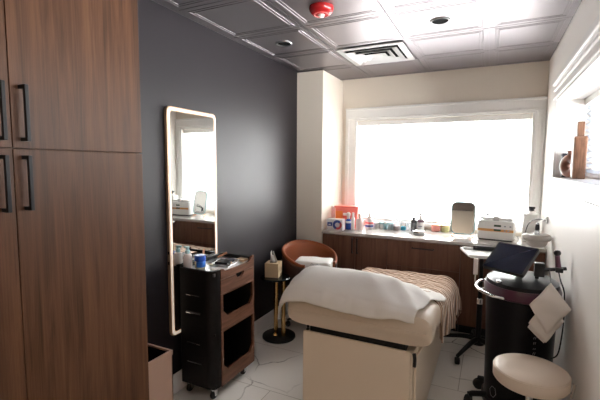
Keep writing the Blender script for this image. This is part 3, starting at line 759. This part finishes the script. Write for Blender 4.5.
b = nb(); tube(b, [rt_ @ V(p) for p in ((-1.795, 2.165, TZ+.014), (-1.635, 2.165, TZ+.014), (-1.635, 2.345, TZ+.014), (-1.795, 2.345, TZ+.014))], .007, 8, closed=True); obj('rim', b, M['chrome'], t)
t = thing('black_case', 'flat black case resting inside the silver tray', 'case', (-1.71, 2.265, TZ+.006))
obj('case_body', box(nb(), -1.765, -1.665, 2.205, 2.315, TZ+.006, TZ+.024, .003, mtx=rt_), M['black_gloss'], t, smooth=False)
obj('clasp', box(nb(), -1.664, -1.661, 2.25, 2.27, TZ+.011, TZ+.020, mtx=rt_), M['copper'], t, smooth=False)
solo('paper_pad', box(nb(), -1.70, -1.63, 2.365, 2.435, TZ, TZ+.014, .001), M['goldframe'], 'small tan card stack at the far end of the trolley top', 'cards', smooth=False)
b = nb(); grid(b, lambda u, v: V((-1.70+.10*u, 2.07+.09*v, TZ+.003+.002*math.sin(9*u)*math.cos(7*v))), 8, 8)
solo('paper_towel', b, M['paper'], 'white paper towel under the jar on the trolley', 'paper towel', solid=.002)
b = nb(); tube(b, [(-1.845, 2.34, TZ+.016), (-1.80, 2.40, TZ+.045)], .008, 12)
solo('makeup_brush', b, M['copper'], 'copper cylinder leaning at the back of the trolley top', 'brush')
solo('white_packet', box(nb(), -1.81, -1.76, 2.10, 2.30, .121, .150, .004), M['white_tray'], 'white packet on the lowest trolley shelf', 'packet', smooth=False)

# ================================================================== BIN
t = thing('waste_bin', 'rose beige rectangular waste bin between the wardrobe and trolley', 'bin', (-1.68, 1.395, 0))
b = nb(); x0, x1, y0, y1, zt = -1.84, -1.515, 1.255, 1.525, .57
o_ = [(x0, y0), (x1, y0), (x1, y1), (x0, y1)]
box(b, x0, x1, y0, y0+.006, 0, zt); box(b, x0, x1, y1-.006, y1, 0, zt); box(b, x0, x0+.006, y0, y1, 0, zt); box(b, x1-.006, x1, y0, y1, 0, zt); box(b, x0, x1, y0, y1, 0, .01)
obj('body', b, M['rose'], t, smooth=False)
b = nb()
for a in ((x0-.003, x1+.003, y0-.003, y0+.012), (x0-.003, x1+.003, y1-.012, y1+.003), (x0-.003, x0+.012, y0, y1), (x1-.012, x1+.003, y0, y1)): box(b, *a, zt+.002, zt+.030, .002)
obj('rim', b, M['rose'], t, smooth=False)
b = nb(); box(b, x0+.013, x1-.013, y0+.013, y1-.013, .30, .31); 
for a in ((x0+.008, x1-.008, y0+.008, y0+.012), (x0+.008, x1-.008, y1-.0125, y1-.0085), (x0+.008, x0+.012, y0+.01, y1-.01), (x1-.0125, x1-.0085, y0+.01, y1-.01)): box(b, *a, .3, zt+.02)
obj('liner', b, M['dark_in'], t, smooth=False)

# ================================================================== SIDE TABLE + TISSUES
t = thing('side_table', 'round side table with two brass legs on a black disc base', 'table', (-1.725, 3.085, 0))
obj('base', lathe(nb(), [(.15, 0), (.155, .006), (.153, .022), (.145, .027), (0, .028)], (-1.725, 3.085, 0), 40), M['black'], t)
for x, y in ((-1.765, 3.10), (-1.672, 3.075)): obj('leg', lathe(nb(), [(.020, .027), (.020, .565), (0, .565)], (x, y, 0), 18), M['brass'], t)
obj('knob', lathe(nb(), [(.012, 0), (.02, .012), (.012, .028), (0, .03)], (-1.735, 3.03, .027), 14), M['brass'], t)
obj('tabletop', lathe(nb(), [(.130, .562), (.136, .566), (.136, .575), (.130, .58), (0, .58)], (-1.75, 3.065, 0), 40), M['glasstop'], t)
t = thing('tissue_box', 'gold wooden cube tissue box on the round side table', 'tissue box', (-1.775, 3.07, .58))
m3 = rotz((-1.775, 3.07, 0), .25)
b = nb(); box(b, -1.84, -1.71, 3.005, 3.135, .58, .712, .004, mtx=m3); obj('cover', b, M['tissuebox'], t, smooth=False)
obj('slot', lathe(nb(), [(.035, .7125), (.035, .7135), (0, .7135)], (-1.775, 3.07, 0), 20), M['dark_in'], t)
def tis(u, v):
    a = u*1.1; r = .004+.045*v**.8
    return V((-1.775-.012*v+(u-.5)*.075*(1-.55*v)+.006*math.sin(14*u), 3.07+.014*math.sin(9*u+2*v), .7135+.105*v*(.8+.2*math.sin(7*u+1)) ))
b = nb(); grid(b, tis, 16, 8); obj('tissue', b, M['tissue'], t, solid=.0015)

# ================================================================== RUST CHAIR + TOWEL
CC = V((-1.585, 3.475, 0)); FD = math.radians(-38)       # facing direction
t = thing('tub_chair', 'rust leather tub chair with curved back in the corner by the column', 'chair', (CC.x, CC.y, 0))
def shell(off):
    def f(u, v):
        ph = (u-.5)*2*math.radians(140)                # 0 at the back
        a = FD+PI+ph
        top = .808-.150*min(1, (abs(ph)/math.radians(130))**1.5)
        R = .238+.022*(v) + off
        z = .43+(top-.43)*v
        flare = .02*math.cos(ph)*v
        return CC+V(((R+flare)*math.cos(a)*1.0, (R+flare)*math.sin(a)*.98, z))
    return f
b = nb(); grid(b, shell(0), 40, 10); obj('backrest', b, M['orange'], t, solid=.022)
b = nb(); grid(b, lambda u, v: shell(.017)(u, v*.96), 40, 10); obj('outer_shell', b, M['orange_out'], t, solid=.008)
b = nb(); tube(b, [shell(.005)(k/40, 1.0) for k in range(41)], .015, 10); obj('top_piping', b, M['orange'], t)
obj('seat', lathe(nb(), [(.20, .37), (.245, .385), (.255, .42), (.245, .452), (.20, .462), (0, .465)], (CC.x, CC.y, 0), 36), M['orange'], t)
obj('column', lathe(nb(), [(.03, .07), (.03, .20), (.022, .20), (.022, .36), (.10, .37), (0, .372)], (CC.x, CC.y, 0), 18), M['black'], t)
for k in range(5):
    a = math.radians(72*k-70); d_ = V((math.cos(a), math.sin(a), 0))
    b = nb(); tube(b, [CC+V((0, 0, .085)), CC+d_*.14+V((0, 0, .083)), CC+d_*.225+V((0, 0, .072))], .018, 8, taper=.6); lg = obj('leg', b, M['black'], t)
    p = CC+d_*.225
    b = nb(); lathe(b, [(.008, -.02), (.022, -.019), (.027, -.012), (.027, .012), (.022, .019), (.008, .02)], (p.x, p.y, .027), 16, mtx=Matrix.Rotation(a, 3, 'Z') @ Matrix.Rotation(PI/2, 3, 'X')); lathe(b, [(.008, .045), (.008, .075), (0, .075)], (p.x, p.y, 0), 8); obj('caster', b, M['rubber'], lg)
# folded towel pile on the seat
t = thing('folded_towel', 'thick folded white towel with grey stitched motif on the rust chair', 'towel', (-1.505, 3.37, .465))
m4 = Matrix.Translation(V((-1.50, 3.38, .466))) @ Matrix.Rotation(math.radians(14), 4, 'Z')
prof = []
for k in range(4):
    z0 = .062*k
    for a in range(-90, 91, 22): prof.append((.105+.012*math.cos(math.radians(a)), z0+.031+.031*math.sin(math.radians(a))))
full = prof+[(-x, z) for x, z in prof[::-1]]
def tw(u, i):
    y, z = full[i % len(full)]
    e = min(u, 1-u); s = min(1, (e/.08))**.5 if e < .08 else 1
    x = (u-.5)*.34
    w = 1+.05*noise.noise(V((x*9, y*9, z*9)))
    return m4 @ V((x*w, y*(.86+.14*s), (.004+z*.93)*w*(.965+.035*s)))
b = nb(); NU = 22; rings = [[b.verts.new(tw(i/NU, k)) for k in range(len(full))] for i in range(NU+1)]
for p, q in zip(rings, rings[1:]):
    for k in range(len(full)): b.faces.new((p[k], p[(k+1) % len(full)], q[(k+1) % len(full)], q[k]))
b.faces.new(rings[0][::-1]); b.faces.new(rings[-1])
obj('towel_body', b, M['terry'], t)
b = nb()
for k, (x, z, l) in enumerate(((.0, .215, .03), (.02, .195, .045), (-.03, .185, .03), (.05, .21, .03), (.035, .172, .05))):
    tube(b, curve([m4 @ V((x-l/2, -.1255, z)), m4 @ V((x, -.1265, z+.008)), m4 @ V((x+l/2, -.1255, z-.004))], 4), .0025, 6)
obj('stitched_motif', b, M['greyprint'], t)

# ================================================================== TREATMENT BED
BX = -.665; HW = .430
t = thing('treatment_bed', 'beige padded treatment bed with boxed base in the middle of the room', 'treatment bed', (BX, 2.85, 0))
# base: boxed plinth with sloped top
def base_pts(y0, y1, za, zb): return [(y0, 0), (y1, 0), (y1, zb), (y0, za)]
b = nb(); prism(b, [V((-.985, y, z)) for y, z in base_pts(2.09, 3.52, .585, .43)], V((.645, 0, 0)), .006); obj('base', b, M['leather_base'], t, smooth=False)
obj('front_panel', box(nb(), -.990, -.348, 2.068, 2.089, .012, .603, .006), M['leather_base'], t, smooth=False)
b = nb(); prism(b, [V((-.3395, y, z)) for y, z in ((2.13, .04), (3.47, .04), (3.47, .40), (2.13, .545))], V((.014, 0, 0)), .005); obj('side_panel', b, M['leather_base'], t, smooth=False)
b = nb(); tube(b, curve([(-.332, 2.075, .60), (-.325, 2.062, .575), (-.326, 2.06, .535)], 5), .010, 8); obj('release_lever', b, M['black'], t)
b = nb(); box(b, -.93, -.40, 2.12, 3.4, .50, .56, .005); 
obj('lift_frame', box(nb(), -.95, -.38, 2.085, 3.0, .585, .632, .004), M['black'], t, smooth=False)
KY = [(2.02, .790), (2.10, .825), (2.25, .835), (2.5, .792), (2.8, .728), (3.1, .672), (3.35, .640), (3.62, .628)]
def top(y):
    if y <= KY[0][0]: return KY[0][1]
    for (a, za), (c_, zc) in zip(KY, KY[1:]):
        if y <= c_:
            s = (y-a)/(c_-a); s2 = s*s*(3-2*s)*.5+s*.5; return za+(zc-za)*s2
    return KY[-1][1]
TH = .190
def cushion():
    b = nb(); ny = 44; na = 40; rings = []
    for j in range(ny+1):
        s = j/ny; y = 2.02+1.60*s
        e = min(s, 1-s)*1.60; k = math.sqrt(max(0, 1-(1-min(1, e/.075))**2))   # nose rounding
        zt, th = top(max(y, 2.10)), TH
        zm = zt-th/2; ring = []
        for i in range(na):
            a = 2*PI*i/na; ca, sa = math.cos(a), math.sin(a); n_ = .30
            x = (HW-.05*(1-k))*math.copysign(abs(ca)**.22, ca); z = th/2*(.15+.85*k)*math.copysign(abs(sa)**.55, sa)
            ring.append(b.verts.new((BX+x, y, zm+z)))
        rings.append(ring)
    for p, q in zip(rings, rings[1:]):
        for i in range(na): b.faces.new((p[i], p[(i+1) % na], q[(i+1) % na], q[i]))
    b.faces.new(rings[0][::-1]); b.faces.new(rings[-1]); return b
obj('cushion', cushion(), M['leather'], t)
b = nb(); tube(b, [(BX-HW*.93, 2.024, .742), (BX-.2, 2.018, .742), (BX+.2, 2.018, .742), (BX+HW*.93, 2.024, .742)], .004, 6); obj('piping', b, M['leather'], t)

# pillow hidden beneath the sheet
def pillow(u, v):
    a = (u-.5)*2; c_ = (v-.5)*2
    h = (1-abs(a)**3)**.5*(1-abs(c_)**3)**.5 if abs(a) < 1 and abs(c_) < 1 else 0
    return a, c_, h
b = nb(); n = 20
up = [[None]*(n+1) for _ in range(n+1)]; lo = [[None]*(n+1) for _ in range(n+1)]
for i in range(n+1):
    for j in range(n+1):
        a, c_, h = pillow(i/n, j/n); x = BX-.085+a*.31; y = 2.27+c_*.18
        base = top(y)+.006+.000
        up[i][j] = b.verts.new((x, y, base+.012+.085*h))
        lo[i][j] = up[i][j] if i in (0, n) or j in (0, n) else b.verts.new((x, y, base+.004))
for i in range(n):
    for j in range(n):
        b.faces.new((up[i][j], up[i+1][j], up[i+1][j+1], up[i][j+1]))
        q = (lo[i][j], lo[i][j+1], lo[i+1][j+1], lo[i+1][j])
        if len({id(v) for v in q}) == 4 and not all(p is r for p, r in zip(q, (up[i][j], up[i][j+1], up[i+1][j+1], up[i+1][j]))):
            try: b.faces.new(q)
            except ValueError: pass
solo('pillow', b, M['sheet'], 'white pillow making the bulge under the sheet at the head of the bed', 'pillow')

def bend(s, half, r):
    """arc-length s measured outward past a rounded edge: returns (offset, drop)"""
    e = half-r
    if s <= e: return s, 0.
    a = (s-e)/r
    if a < PI/2: return e+r*math.sin(a), r*(1-math.cos(a))
    return half+.006*(a-PI/2), r+(s-e-r*PI/2)
def bump(x, y):
    a, c_ = (x-(BX-.045))/.455, (y-2.27)/.26
    a = a*1.10 if a > 0 else a
    if abs(a) >= 1: return 0
    return .098*max(0, 1-abs(a)**(2.6 if a > 0 else 9))**(1.15 if a > 0 else .8)*max(0, 1-abs(c_)**2.6)**.9 if abs(a) < 1 and abs(c_) < 1 else 0
def drape(s, tt, lift, r=.05, near=None, far=None, hw=HW+.012):
    sg = 1 if s >= 0 else -1
    ox, dx = bend(abs(s), hw, r)
    x = BX+sg*ox; y = tt; dz = 0
    if near is not None and tt < near+r:
        d_ = near+r-tt; 
        o2, dz = bend(d_+1-r-0, 1.0, r); y = near+r-(o2-(1-r))
    if far is not None and tt > far-r:
        d_ = tt-(far-r); o2, dz = bend(d_+1-r, 1.0, r); y = far-r+(o2-(1-r))
    return V((x, y, top(min(max(y, 2.10), 3.62))+lift-dx-dz+ (bump(x, y) if dx < .2 else 0)))
# knitted throw
def f_throw(u, v):
    s = -.36+(u)*(HW+.36+.235)
    y0 = 2.40-.02*min(1, max(0, (s-.15)/.25)); tt = y0+v*(3.62-y0+.20)
    p = drape(s, tt, .012, .095, None, 3.63, HW+.006)
    hang = max(0, s-HW)
    fold = .012*math.sin(tt*26+2*s)*min(1, hang/.1)
    p.x += fold*1.0+.02*min(1, hang/.15)*math.sin(tt*9+1)
    p.z += .010*noise.noise(V((s*7, tt*7, 1)))+.006*noise.noise(V((s*19, tt*19, 5)))-.03*max(0, hang-.06)*math.sin(tt*13)
    return p
b = nb(); grid(b, f_throw, 70, 80, uv=True); solo('knit_throw', b, M['throw'], 'tan ribbed knit throw spread over the foot half of the treatment bed', 'blanket', solid=.008)
# sheet over the head end
def f_sheet(u, v):
    t0 = 1.975+.010*math.sin(u*7); t1 = 2.80-.12*max(0, (u-.45)/.55)**1.4+.06*math.sin(u*5)
    tt = t0+v*(t1-t0)
    s = -(HW+.10)+u*(HW+.10+HW+.015-.105*max(0, min(1, (2.50-tt)/.5)))
    p = drape(s, tt, .022, .05, 2.005, None)
    if abs(s) > HW-.11: p.z -= .020*min(1, (abs(s)-HW+.11)/.10)**2
    w_ = noise.noise(V((s*5, tt*6, 9)))*.010+noise.noise(V((s*13, tt*9, 3)))*.005
    # long soft pulls running diagonally to the right edge
    w_ += .012*math.sin((s*1.2+tt*1.0)*26)*max(0, min(1, (u-.62)/.25))*.7
    p.z += w_*(1-.7*max(0, min(1, (s-.30)/.1)))
    if tt < 2.02: p.y -= .008*abs(math.sin(s*17+1.5*math.sin(s*5)))+.004
    if s < -HW: p.x -= .012*abs(math.sin(tt*18))
    return p
b = nb(); grid(b, f_sheet, 80, 64); solo('bed_sheet', b, M['sheet'], 'white cotton sheet draped over the head end of the treatment bed', 'sheet', solid=.004)

# ================================================================== STAND WITH TRAY (left of the machine)
SX, SY = -.045, 3.60
t = thing('tray_stand', 'black wheeled stand carrying a white tray in front of the counter', 'stand', (SX, SY, 0))
obj('pole', lathe(nb(), [(.022, .08), (.022, .45), (.016, .452), (.016, .855), (0, .855)], (SX, SY, 0), 18), M['black'], t)
obj('collar', lathe(nb(), [(.026, .43), (.028, .435), (.028, .475), (.024, .48)], (SX, SY, 0), 18), M['chrome'], t)
obj('hub', lathe(nb(), [(.05, .075), (.052, .085), (.045, .12), (.024, .13), (0, .13)], (SX, SY, 0), 20), M['black'], t)
for k in range(5):
    a = math.radians(245+72*k); d_ = V((math.cos(a), math.sin(a), 0)); R_ = .30 if 30 < (245+72*k) % 360 < 150 else .335
    if d_.y > .3: R_ = .26
    c = V((SX, SY, 0))
    b = nb(); tube(b, curve([c+V((0, 0, .115)), c+d_*.10+V((0, 0, .118)), c+d_*.22+V((0, 0, .095)), c+d_*R_+V((0, 0, .068))], 5), .024, 10, taper=.6); lg = obj('leg', b, M['black'], t)
    p = c+d_*R_
    b = nb(); lathe(b, [(.008, -.020), (.024, -.019), (.029, -.012), (.029, .012), (.024, .019), (.008, .020)], (p.x, p.y, .029), 18, mtx=Matrix.Rotation(a+.6, 3, 'Z') @ Matrix.Rotation(PI/2, 3, 'X')); lathe(b, [(.007, .05), (.007, .075), (0, .075)], (p.x, p.y, 0), 8); obj('caster', b, M['rubber'], lg)
b = nb(); prism(b, [V((x, y, .858)) for x, y in ((-.125, 3.42), (.13, 3.45), (.13, 3.77), (-.185, 3.73), (-.205, 3.69))], V((0, 0, .008))); tr = obj('tray', b, M['white_tray'], t, smooth=False)
b = nb(); P = [V((x, y, .877)) for x, y in ((-.135, 3.41), (.14, 3.44), (.14, 3.78), (-.19, 3.74), (-.215, 3.69))]; tube(b, P, .011, 8, closed=True); obj('tray_rim', b, M['white_tray'], tr)
b = nb(); box(b, -.12, .09, 3.725, 3.745, .866, .905, .004); obj('tray_back', b, M['black'], tr, smooth=False)
t = thing('hand_probe', 'beige hand probe with a white cord clipped to the tray stand', 'probe', (-.082, 3.38, .735))
b = nb(); box(b, -.100, -.066, 3.365, 3.395, .735, .868, .006); obj('handle', b, M['lotion'], t, smooth=False)
b = nb(); tube(b, curve([(-.083, 3.38, .735), (-.08, 3.38, .66), (-.05, 3.36, .63), (.0, 3.34, .66), (.03, 3.33, .70)]), .005, 8); obj('cord', b, M['white_pl'], t)
obj('clip', box(nb(), -.09, -.075, 3.394, 3.43, .835, .866, .002), M['black'], t, smooth=False)

# ================================================================== TREATMENT MACHINE
MXc, MYc = .205, 2.86
t = thing('treatment_machine', 'black and plum beauty treatment machine with tilted touchscreen by the right wall', 'machine', (MXc, MYc, 0))
def tower(prof, sx=1., sy=1.1, n=40):
    return lathe(nb(), prof, (MXc, MYc, 0), n, sx, sy)
obj('tower', tower([(.180, .07), (.196, .09), (.192, .12), (.197, .5), (.205, .72), (.205, .79), (0, .795)]), M['black_gloss'], t)
obj('plinth', tower([(.175, .035), (.205, .040), (.208, .075), (.19, .092), (0, .092)]), M['black_pl'], t)
obj('plum_collar', tower([(.200, .775), (.218, .785), (.222, .825), (.212, .850), (0, .852)]), M['purple'], t)
obj('head', tower([(.208, .850), (.205, .872), (.17, .892), (.11, .905), (0, .908)]), M['black_gloss'], t)
b = nb(); tube(b, curve([V((MXc-.13, MYc+.12, .80))]+arc((MXc, MYc, .80), .268, 150, 232, 10)+[V((MXc-.10, MYc-.20, .79))], 4), .011, 10); obj('grab_rail', b, M['chrome'], t)
for (a, R_) in ((204, .31), (250, .30), (305, .20), (150, .26)):
    ar = math.radians(a); d_ = V((math.cos(ar), math.sin(ar), 0)); c = V((MXc, MYc, 0))
    b = nb(); tube(b, [c+d_*.15+V((0, 0, .085)), c+d_*(R_-.03)+V((0, 0, .088)), c+d_*R_+V((0, 0, .080))], .019, 8); lg = obj('leg', b, M['black'], t)
    p = c+d_*R_
    b = nb(); lathe(b, [(.010, -.021), (.032, -.020), (.038, -.012), (.038, .012), (.032, .020), (.010, .021)], (p.x, p.y, .038), 20, mtx=Matrix.Rotation(ar+.9, 3, 'Z') @ Matrix.Rotation(PI/2, 3, 'X')); obj('caster', b, M['rubber'], lg)
# touchscreen
ya, ti, W2, H2 = .562, .667, .128, .112
wv = V((math.cos(ya), -math.sin(ya), 0)); bv = V((math.sin(ya)*math.cos(ti), math.cos(ya)*math.cos(ti), math.sin(ti))); nv = wv.cross(bv)
SCN = V((.124, 2.72, 1.037))
def slab(w_, h_, t0, t1, r=.010):
    b = nb(); prism(b, [SCN+wv*x+bv*z+nv*t0 for x, z in rrect(w_, h_, r, 4)], nv*(t1-t0)); return b
ts = obj('touchscreen', slab(W2, H2, -.022, 0), M['black_pl'], t)
obj('screen_glass', slab(W2-.007, H2-.007, 0, .0012, .006), M['screen'], ts, smooth=False)
b = nb(); tube(b, [SCN-nv*.02, SCN-nv*.06+V((.01, .02, 0)), V((MXc, MYc, .90))], .022, 10); obj('screen_neck', b, M['black_pl'], t)
for x, y in ((.075, 2.72), (.25, 2.70), (.29, 2.745)):
    obj('dial', lathe(nb(), [(.022, 0), (.022, .012), (.016, .018), (0, .018)], (x, y, .868), 18), M['chrome'], t)
# holder bracket + arm + wand
b = nb(); box(b, .262, .318, 2.755, 2.80, .925, 1.01, .006); obj('holder', b, M['black_pl'], t, smooth=False)
b = nb(); tube(b, [(.30, 2.79, .965), (.36, 2.795, .972), (.432, 2.80, .985)], .011, 8); box(b, .375, .415, 2.78, 2.815, .958, .990, .004); box(b, .27, .29, 2.79, 2.83, .88, .94); obj('arm', b, M['black_pl'], t)
t2 = thing('wand', 'plum handled wand with round black tip held upright by the right wall', 'wand', (.392, 2.80, .99))
b = nb(); lathe(b, [(.013, -.012), (.016, 0), (.014, .05), (.0135, .085), (0, .086)], (.392, 2.80, .975), 16, mtx=Matrix.Rotation(-.12, 3, 'Y')); obj('grip', b, M['purple2'], t2)
b = nb(); lathe(b, [(.010, -.016), (.018, -.008), (.020, .004), (.014, .016), (0, .020)], (.381, 2.80, 1.075), 18); obj('tip', b, M['black_pl'], t2)
b = nb(); tube(b, curve([(.394, 2.80, .962), (.405, 2.79, .91), (.425, 2.77, .84), (.428, 2.75, .70), (.42, 2.74, .56), (.405, 2.74, .46), (.37, 2.76, .42)]), .004, 8); obj('cord', b, M['black_pl'], t2)
# grey marks and emblem on the tower
def on_tower(a, z, r=.002):
    rr = .197+(.008 if z > .6 else .002)+r; ar = math.radians(a); return V((MXc+rr*math.cos(ar), MYc+rr*1.1*math.sin(ar), z))
b = nb()
for k in range(9):
    z = .60-.032*k
    for da in (-1.6, 1.2):
        p = on_tower(-70+da, z); q = on_tower(-70+da+1.4, z+.014*(1 if k % 3 else .5)); tube(b, [p, q], .0016, 5)
obj('side_marks', b, M['greyprint'], t)
b = nb(); tube(b, [on_tower(a, z) for a, z in ((-141, .16), (-136, .19), (-129, .185), (-127, .15), (-132, .12), (-138, .125))], .0016, 5, closed=True); obj('emblem', b, M['greyprint'], t)
# hanging white sheets
t2 = thing('hanging_papers', 'white sheets hung by one corner from the machine arm', 'paper', (.33, 2.58, .945))
def sheet_piece(P, y, bulge, lean):
    P = [V(p) for p in P]
    def f(u, v):
        p = P[0]*(1-u)*(1-v)+P[1]*u*(1-v)+P[2]*u*v+P[3]*(1-u)*v
        return V((p.x, y+bulge*math.sin(PI*u)*math.sin(PI*v)+lean*(.9-p.z)+.006*math.sin(u*9+v*4), p.z))
    b = nb(); grid(b, f, 12, 12); return b
obj('sheet', sheet_piece([(.328, 0, .945), (.229, 0, .800), (.322, 0, .640), (.433, 0, .807)], 2.570, -.012, .01), M['paper'], t2, solid=.0015)
obj('sheet', sheet_piece([(.310, 0, .84), (.232, 0, .685), (.324, 0, .583), (.405, 0, .73)], 2.584, -.006, .01), M['paper'], t2, solid=.0015)
obj('sheet', sheet_piece([(.305, 0, .81), (.229, 0, .655), (.315, 0, .575), (.395, 0, .70)], 2.594, -.003, .01), M['paper'], t2, solid=.0015)
b = nb(); tube(b, [(.328, 2.571, .942), (.335, 2.66, .955), (.345, 2.79, .967)], .003, 6); obj('hook', b, M['black'], t2)

# ================================================================== STOOL
SXc, SYc = .233, 2.345
t = thing('rolling_stool', 'round cream vinyl stool with chrome lever in front of the machine', 'stool', (SXc, SYc, 0))
obj('seat', lathe(nb(), [(.150, .448), (.172, .453), (.181, .465), (.181, .508), (.174, .523), (.155, .531), (.08, .536), (0, .538)], (SXc, SYc, 0), 48), M['stoolv'], t)
obj('seat_piping', torus(nb(), (SXc, SYc, .517), .1785, .003, 48, 8), M['stoolv'], t)
obj('seat_plate', lathe(nb(), [(.11, .433), (.12, .435), (.12, .448), (0, .449)], (SXc, SYc, 0), 30), M['black'], t)
obj('gas_lift', lathe(nb(), [(.028, .10), (.028, .30), (.018, .302), (.018, .433), (0, .433)], (SXc, SYc, 0), 18), M['chrome'], t)
b = nb(); tube(b, [(SXc+.04, SYc-.01, .440), (SXc+.188, SYc-.015, .446)], .006, 8); lv = obj('lever', b, M['chrome'], t)
b = nb(); tube(b, [(SXc+.183, SYc-.030, .425), (SXc+.197, SYc-.010, .490)], .007, 8); obj('lever_tip', b, M['chrome'], lv)
for k in range(5):
    a = math.radians(72*k+200); d_ = V((math.cos(a), math.sin(a), 0)); c = V((SXc, SYc, 0)); R_ = .19 if d_.x < .3 else .165
    b = nb(); tube(b, [c+V((0, 0, .12)), c+d_*.10+V((0, 0, .105)), c+d_*R_+V((0, 0, .07))], .017, 8, taper=.7); lg = obj('leg', b, M['chrome'], t)
    p = c+d_*R_
    b = nb(); lathe(b, [(.008, -.018), (.022, -.017), (.026, -.010), (.026, .010), (.022, .017), (.008, .018)], (p.x, p.y, .026), 16, mtx=Matrix.Rotation(a+.5, 3, 'Z') @ Matrix.Rotation(PI/2, 3, 'X')); lathe(b, [(.007, .045), (.007, .07), (0, .07)], (p.x, p.y, 0), 8); obj('caster', b, M['rubber'], lg)

# ================================================================== LIGHT, SKY, CAMERA
wd = bpy.data.worlds.new('sky'); SC.world = wd; wd.use_nodes = True
bg = wd.node_tree.nodes['Background']; bg.inputs['Color'].default_value = (1.0, .985, .97, 1); bg.inputs['Strength'].default_value = 52.0
def portal(name, loc, rot, sx, sy):
    l = bpy.data.lights.new(name, 'AREA'); l.shape = 'RECTANGLE'; l.size = sx; l.size_y = sy; l.cycles.is_portal = True
    o = bpy.data.objects.new(name, l); COL.objects.link(o); o.location = loc; o.rotation_euler = rot
portal('daylight_far_window', ((WX0+WX1)/2, YB+.17, (WZ0+WZ1)/2), (-PI/2, 0, 0), WX1-WX0, WZ1-WZ0)
portal('daylight_side_window', (XR+.29, (RY0+RY1)/2, (RZ0+RZ1)/2), (0, PI/2, 0), RZ1-RZ0, RY1-RY0)

cam = bpy.data.cameras.new('camera'); cam.lens = 23.4; cam.sensor_width = 36; cam.clip_start = .02
co = bpy.data.objects.new('camera', cam); COL.objects.link(co); SC.camera = co
yaw, pit, rol = (math.radians(a) for a in (26.12, 5.043, .316))
fw = V((-math.sin(yaw)*math.cos(pit), math.cos(yaw)*math.cos(pit), -math.sin(pit)))
r0 = V((math.cos(yaw), math.sin(yaw), 0)); u0 = r0.cross(fw)
rt = r0*math.cos(rol)+u0*math.sin(rol); upv = -r0*math.sin(rol)+u0*math.cos(rol)
mt = Matrix((rt, upv, -fw)).transposed().to_4x4(); mt.translation = V((0, 0, 1.6)); co.matrix_world = mt

SC.view_settings.view_transform = 'Standard'; SC.view_settings.look = 'None'; SC.view_settings.gamma = 1; SC.view_settings.use_curve_mapping = False
SC.view_settings.exposure = 0.32
SC.cycles.use_denoising = True; SC.cycles.denoising_prefilter = 'ACCURATE'; SC.cycles.denoising_input_passes = 'RGB_ALBEDO_NORMAL'
SC.cycles.max_bounces = 10; SC.cycles.diffuse_bounces = 6; SC.cycles.glossy_bounces = 5; SC.cycles.transparent_max_bounces = 16
SC.cycles.sample_clamp_indirect = 6
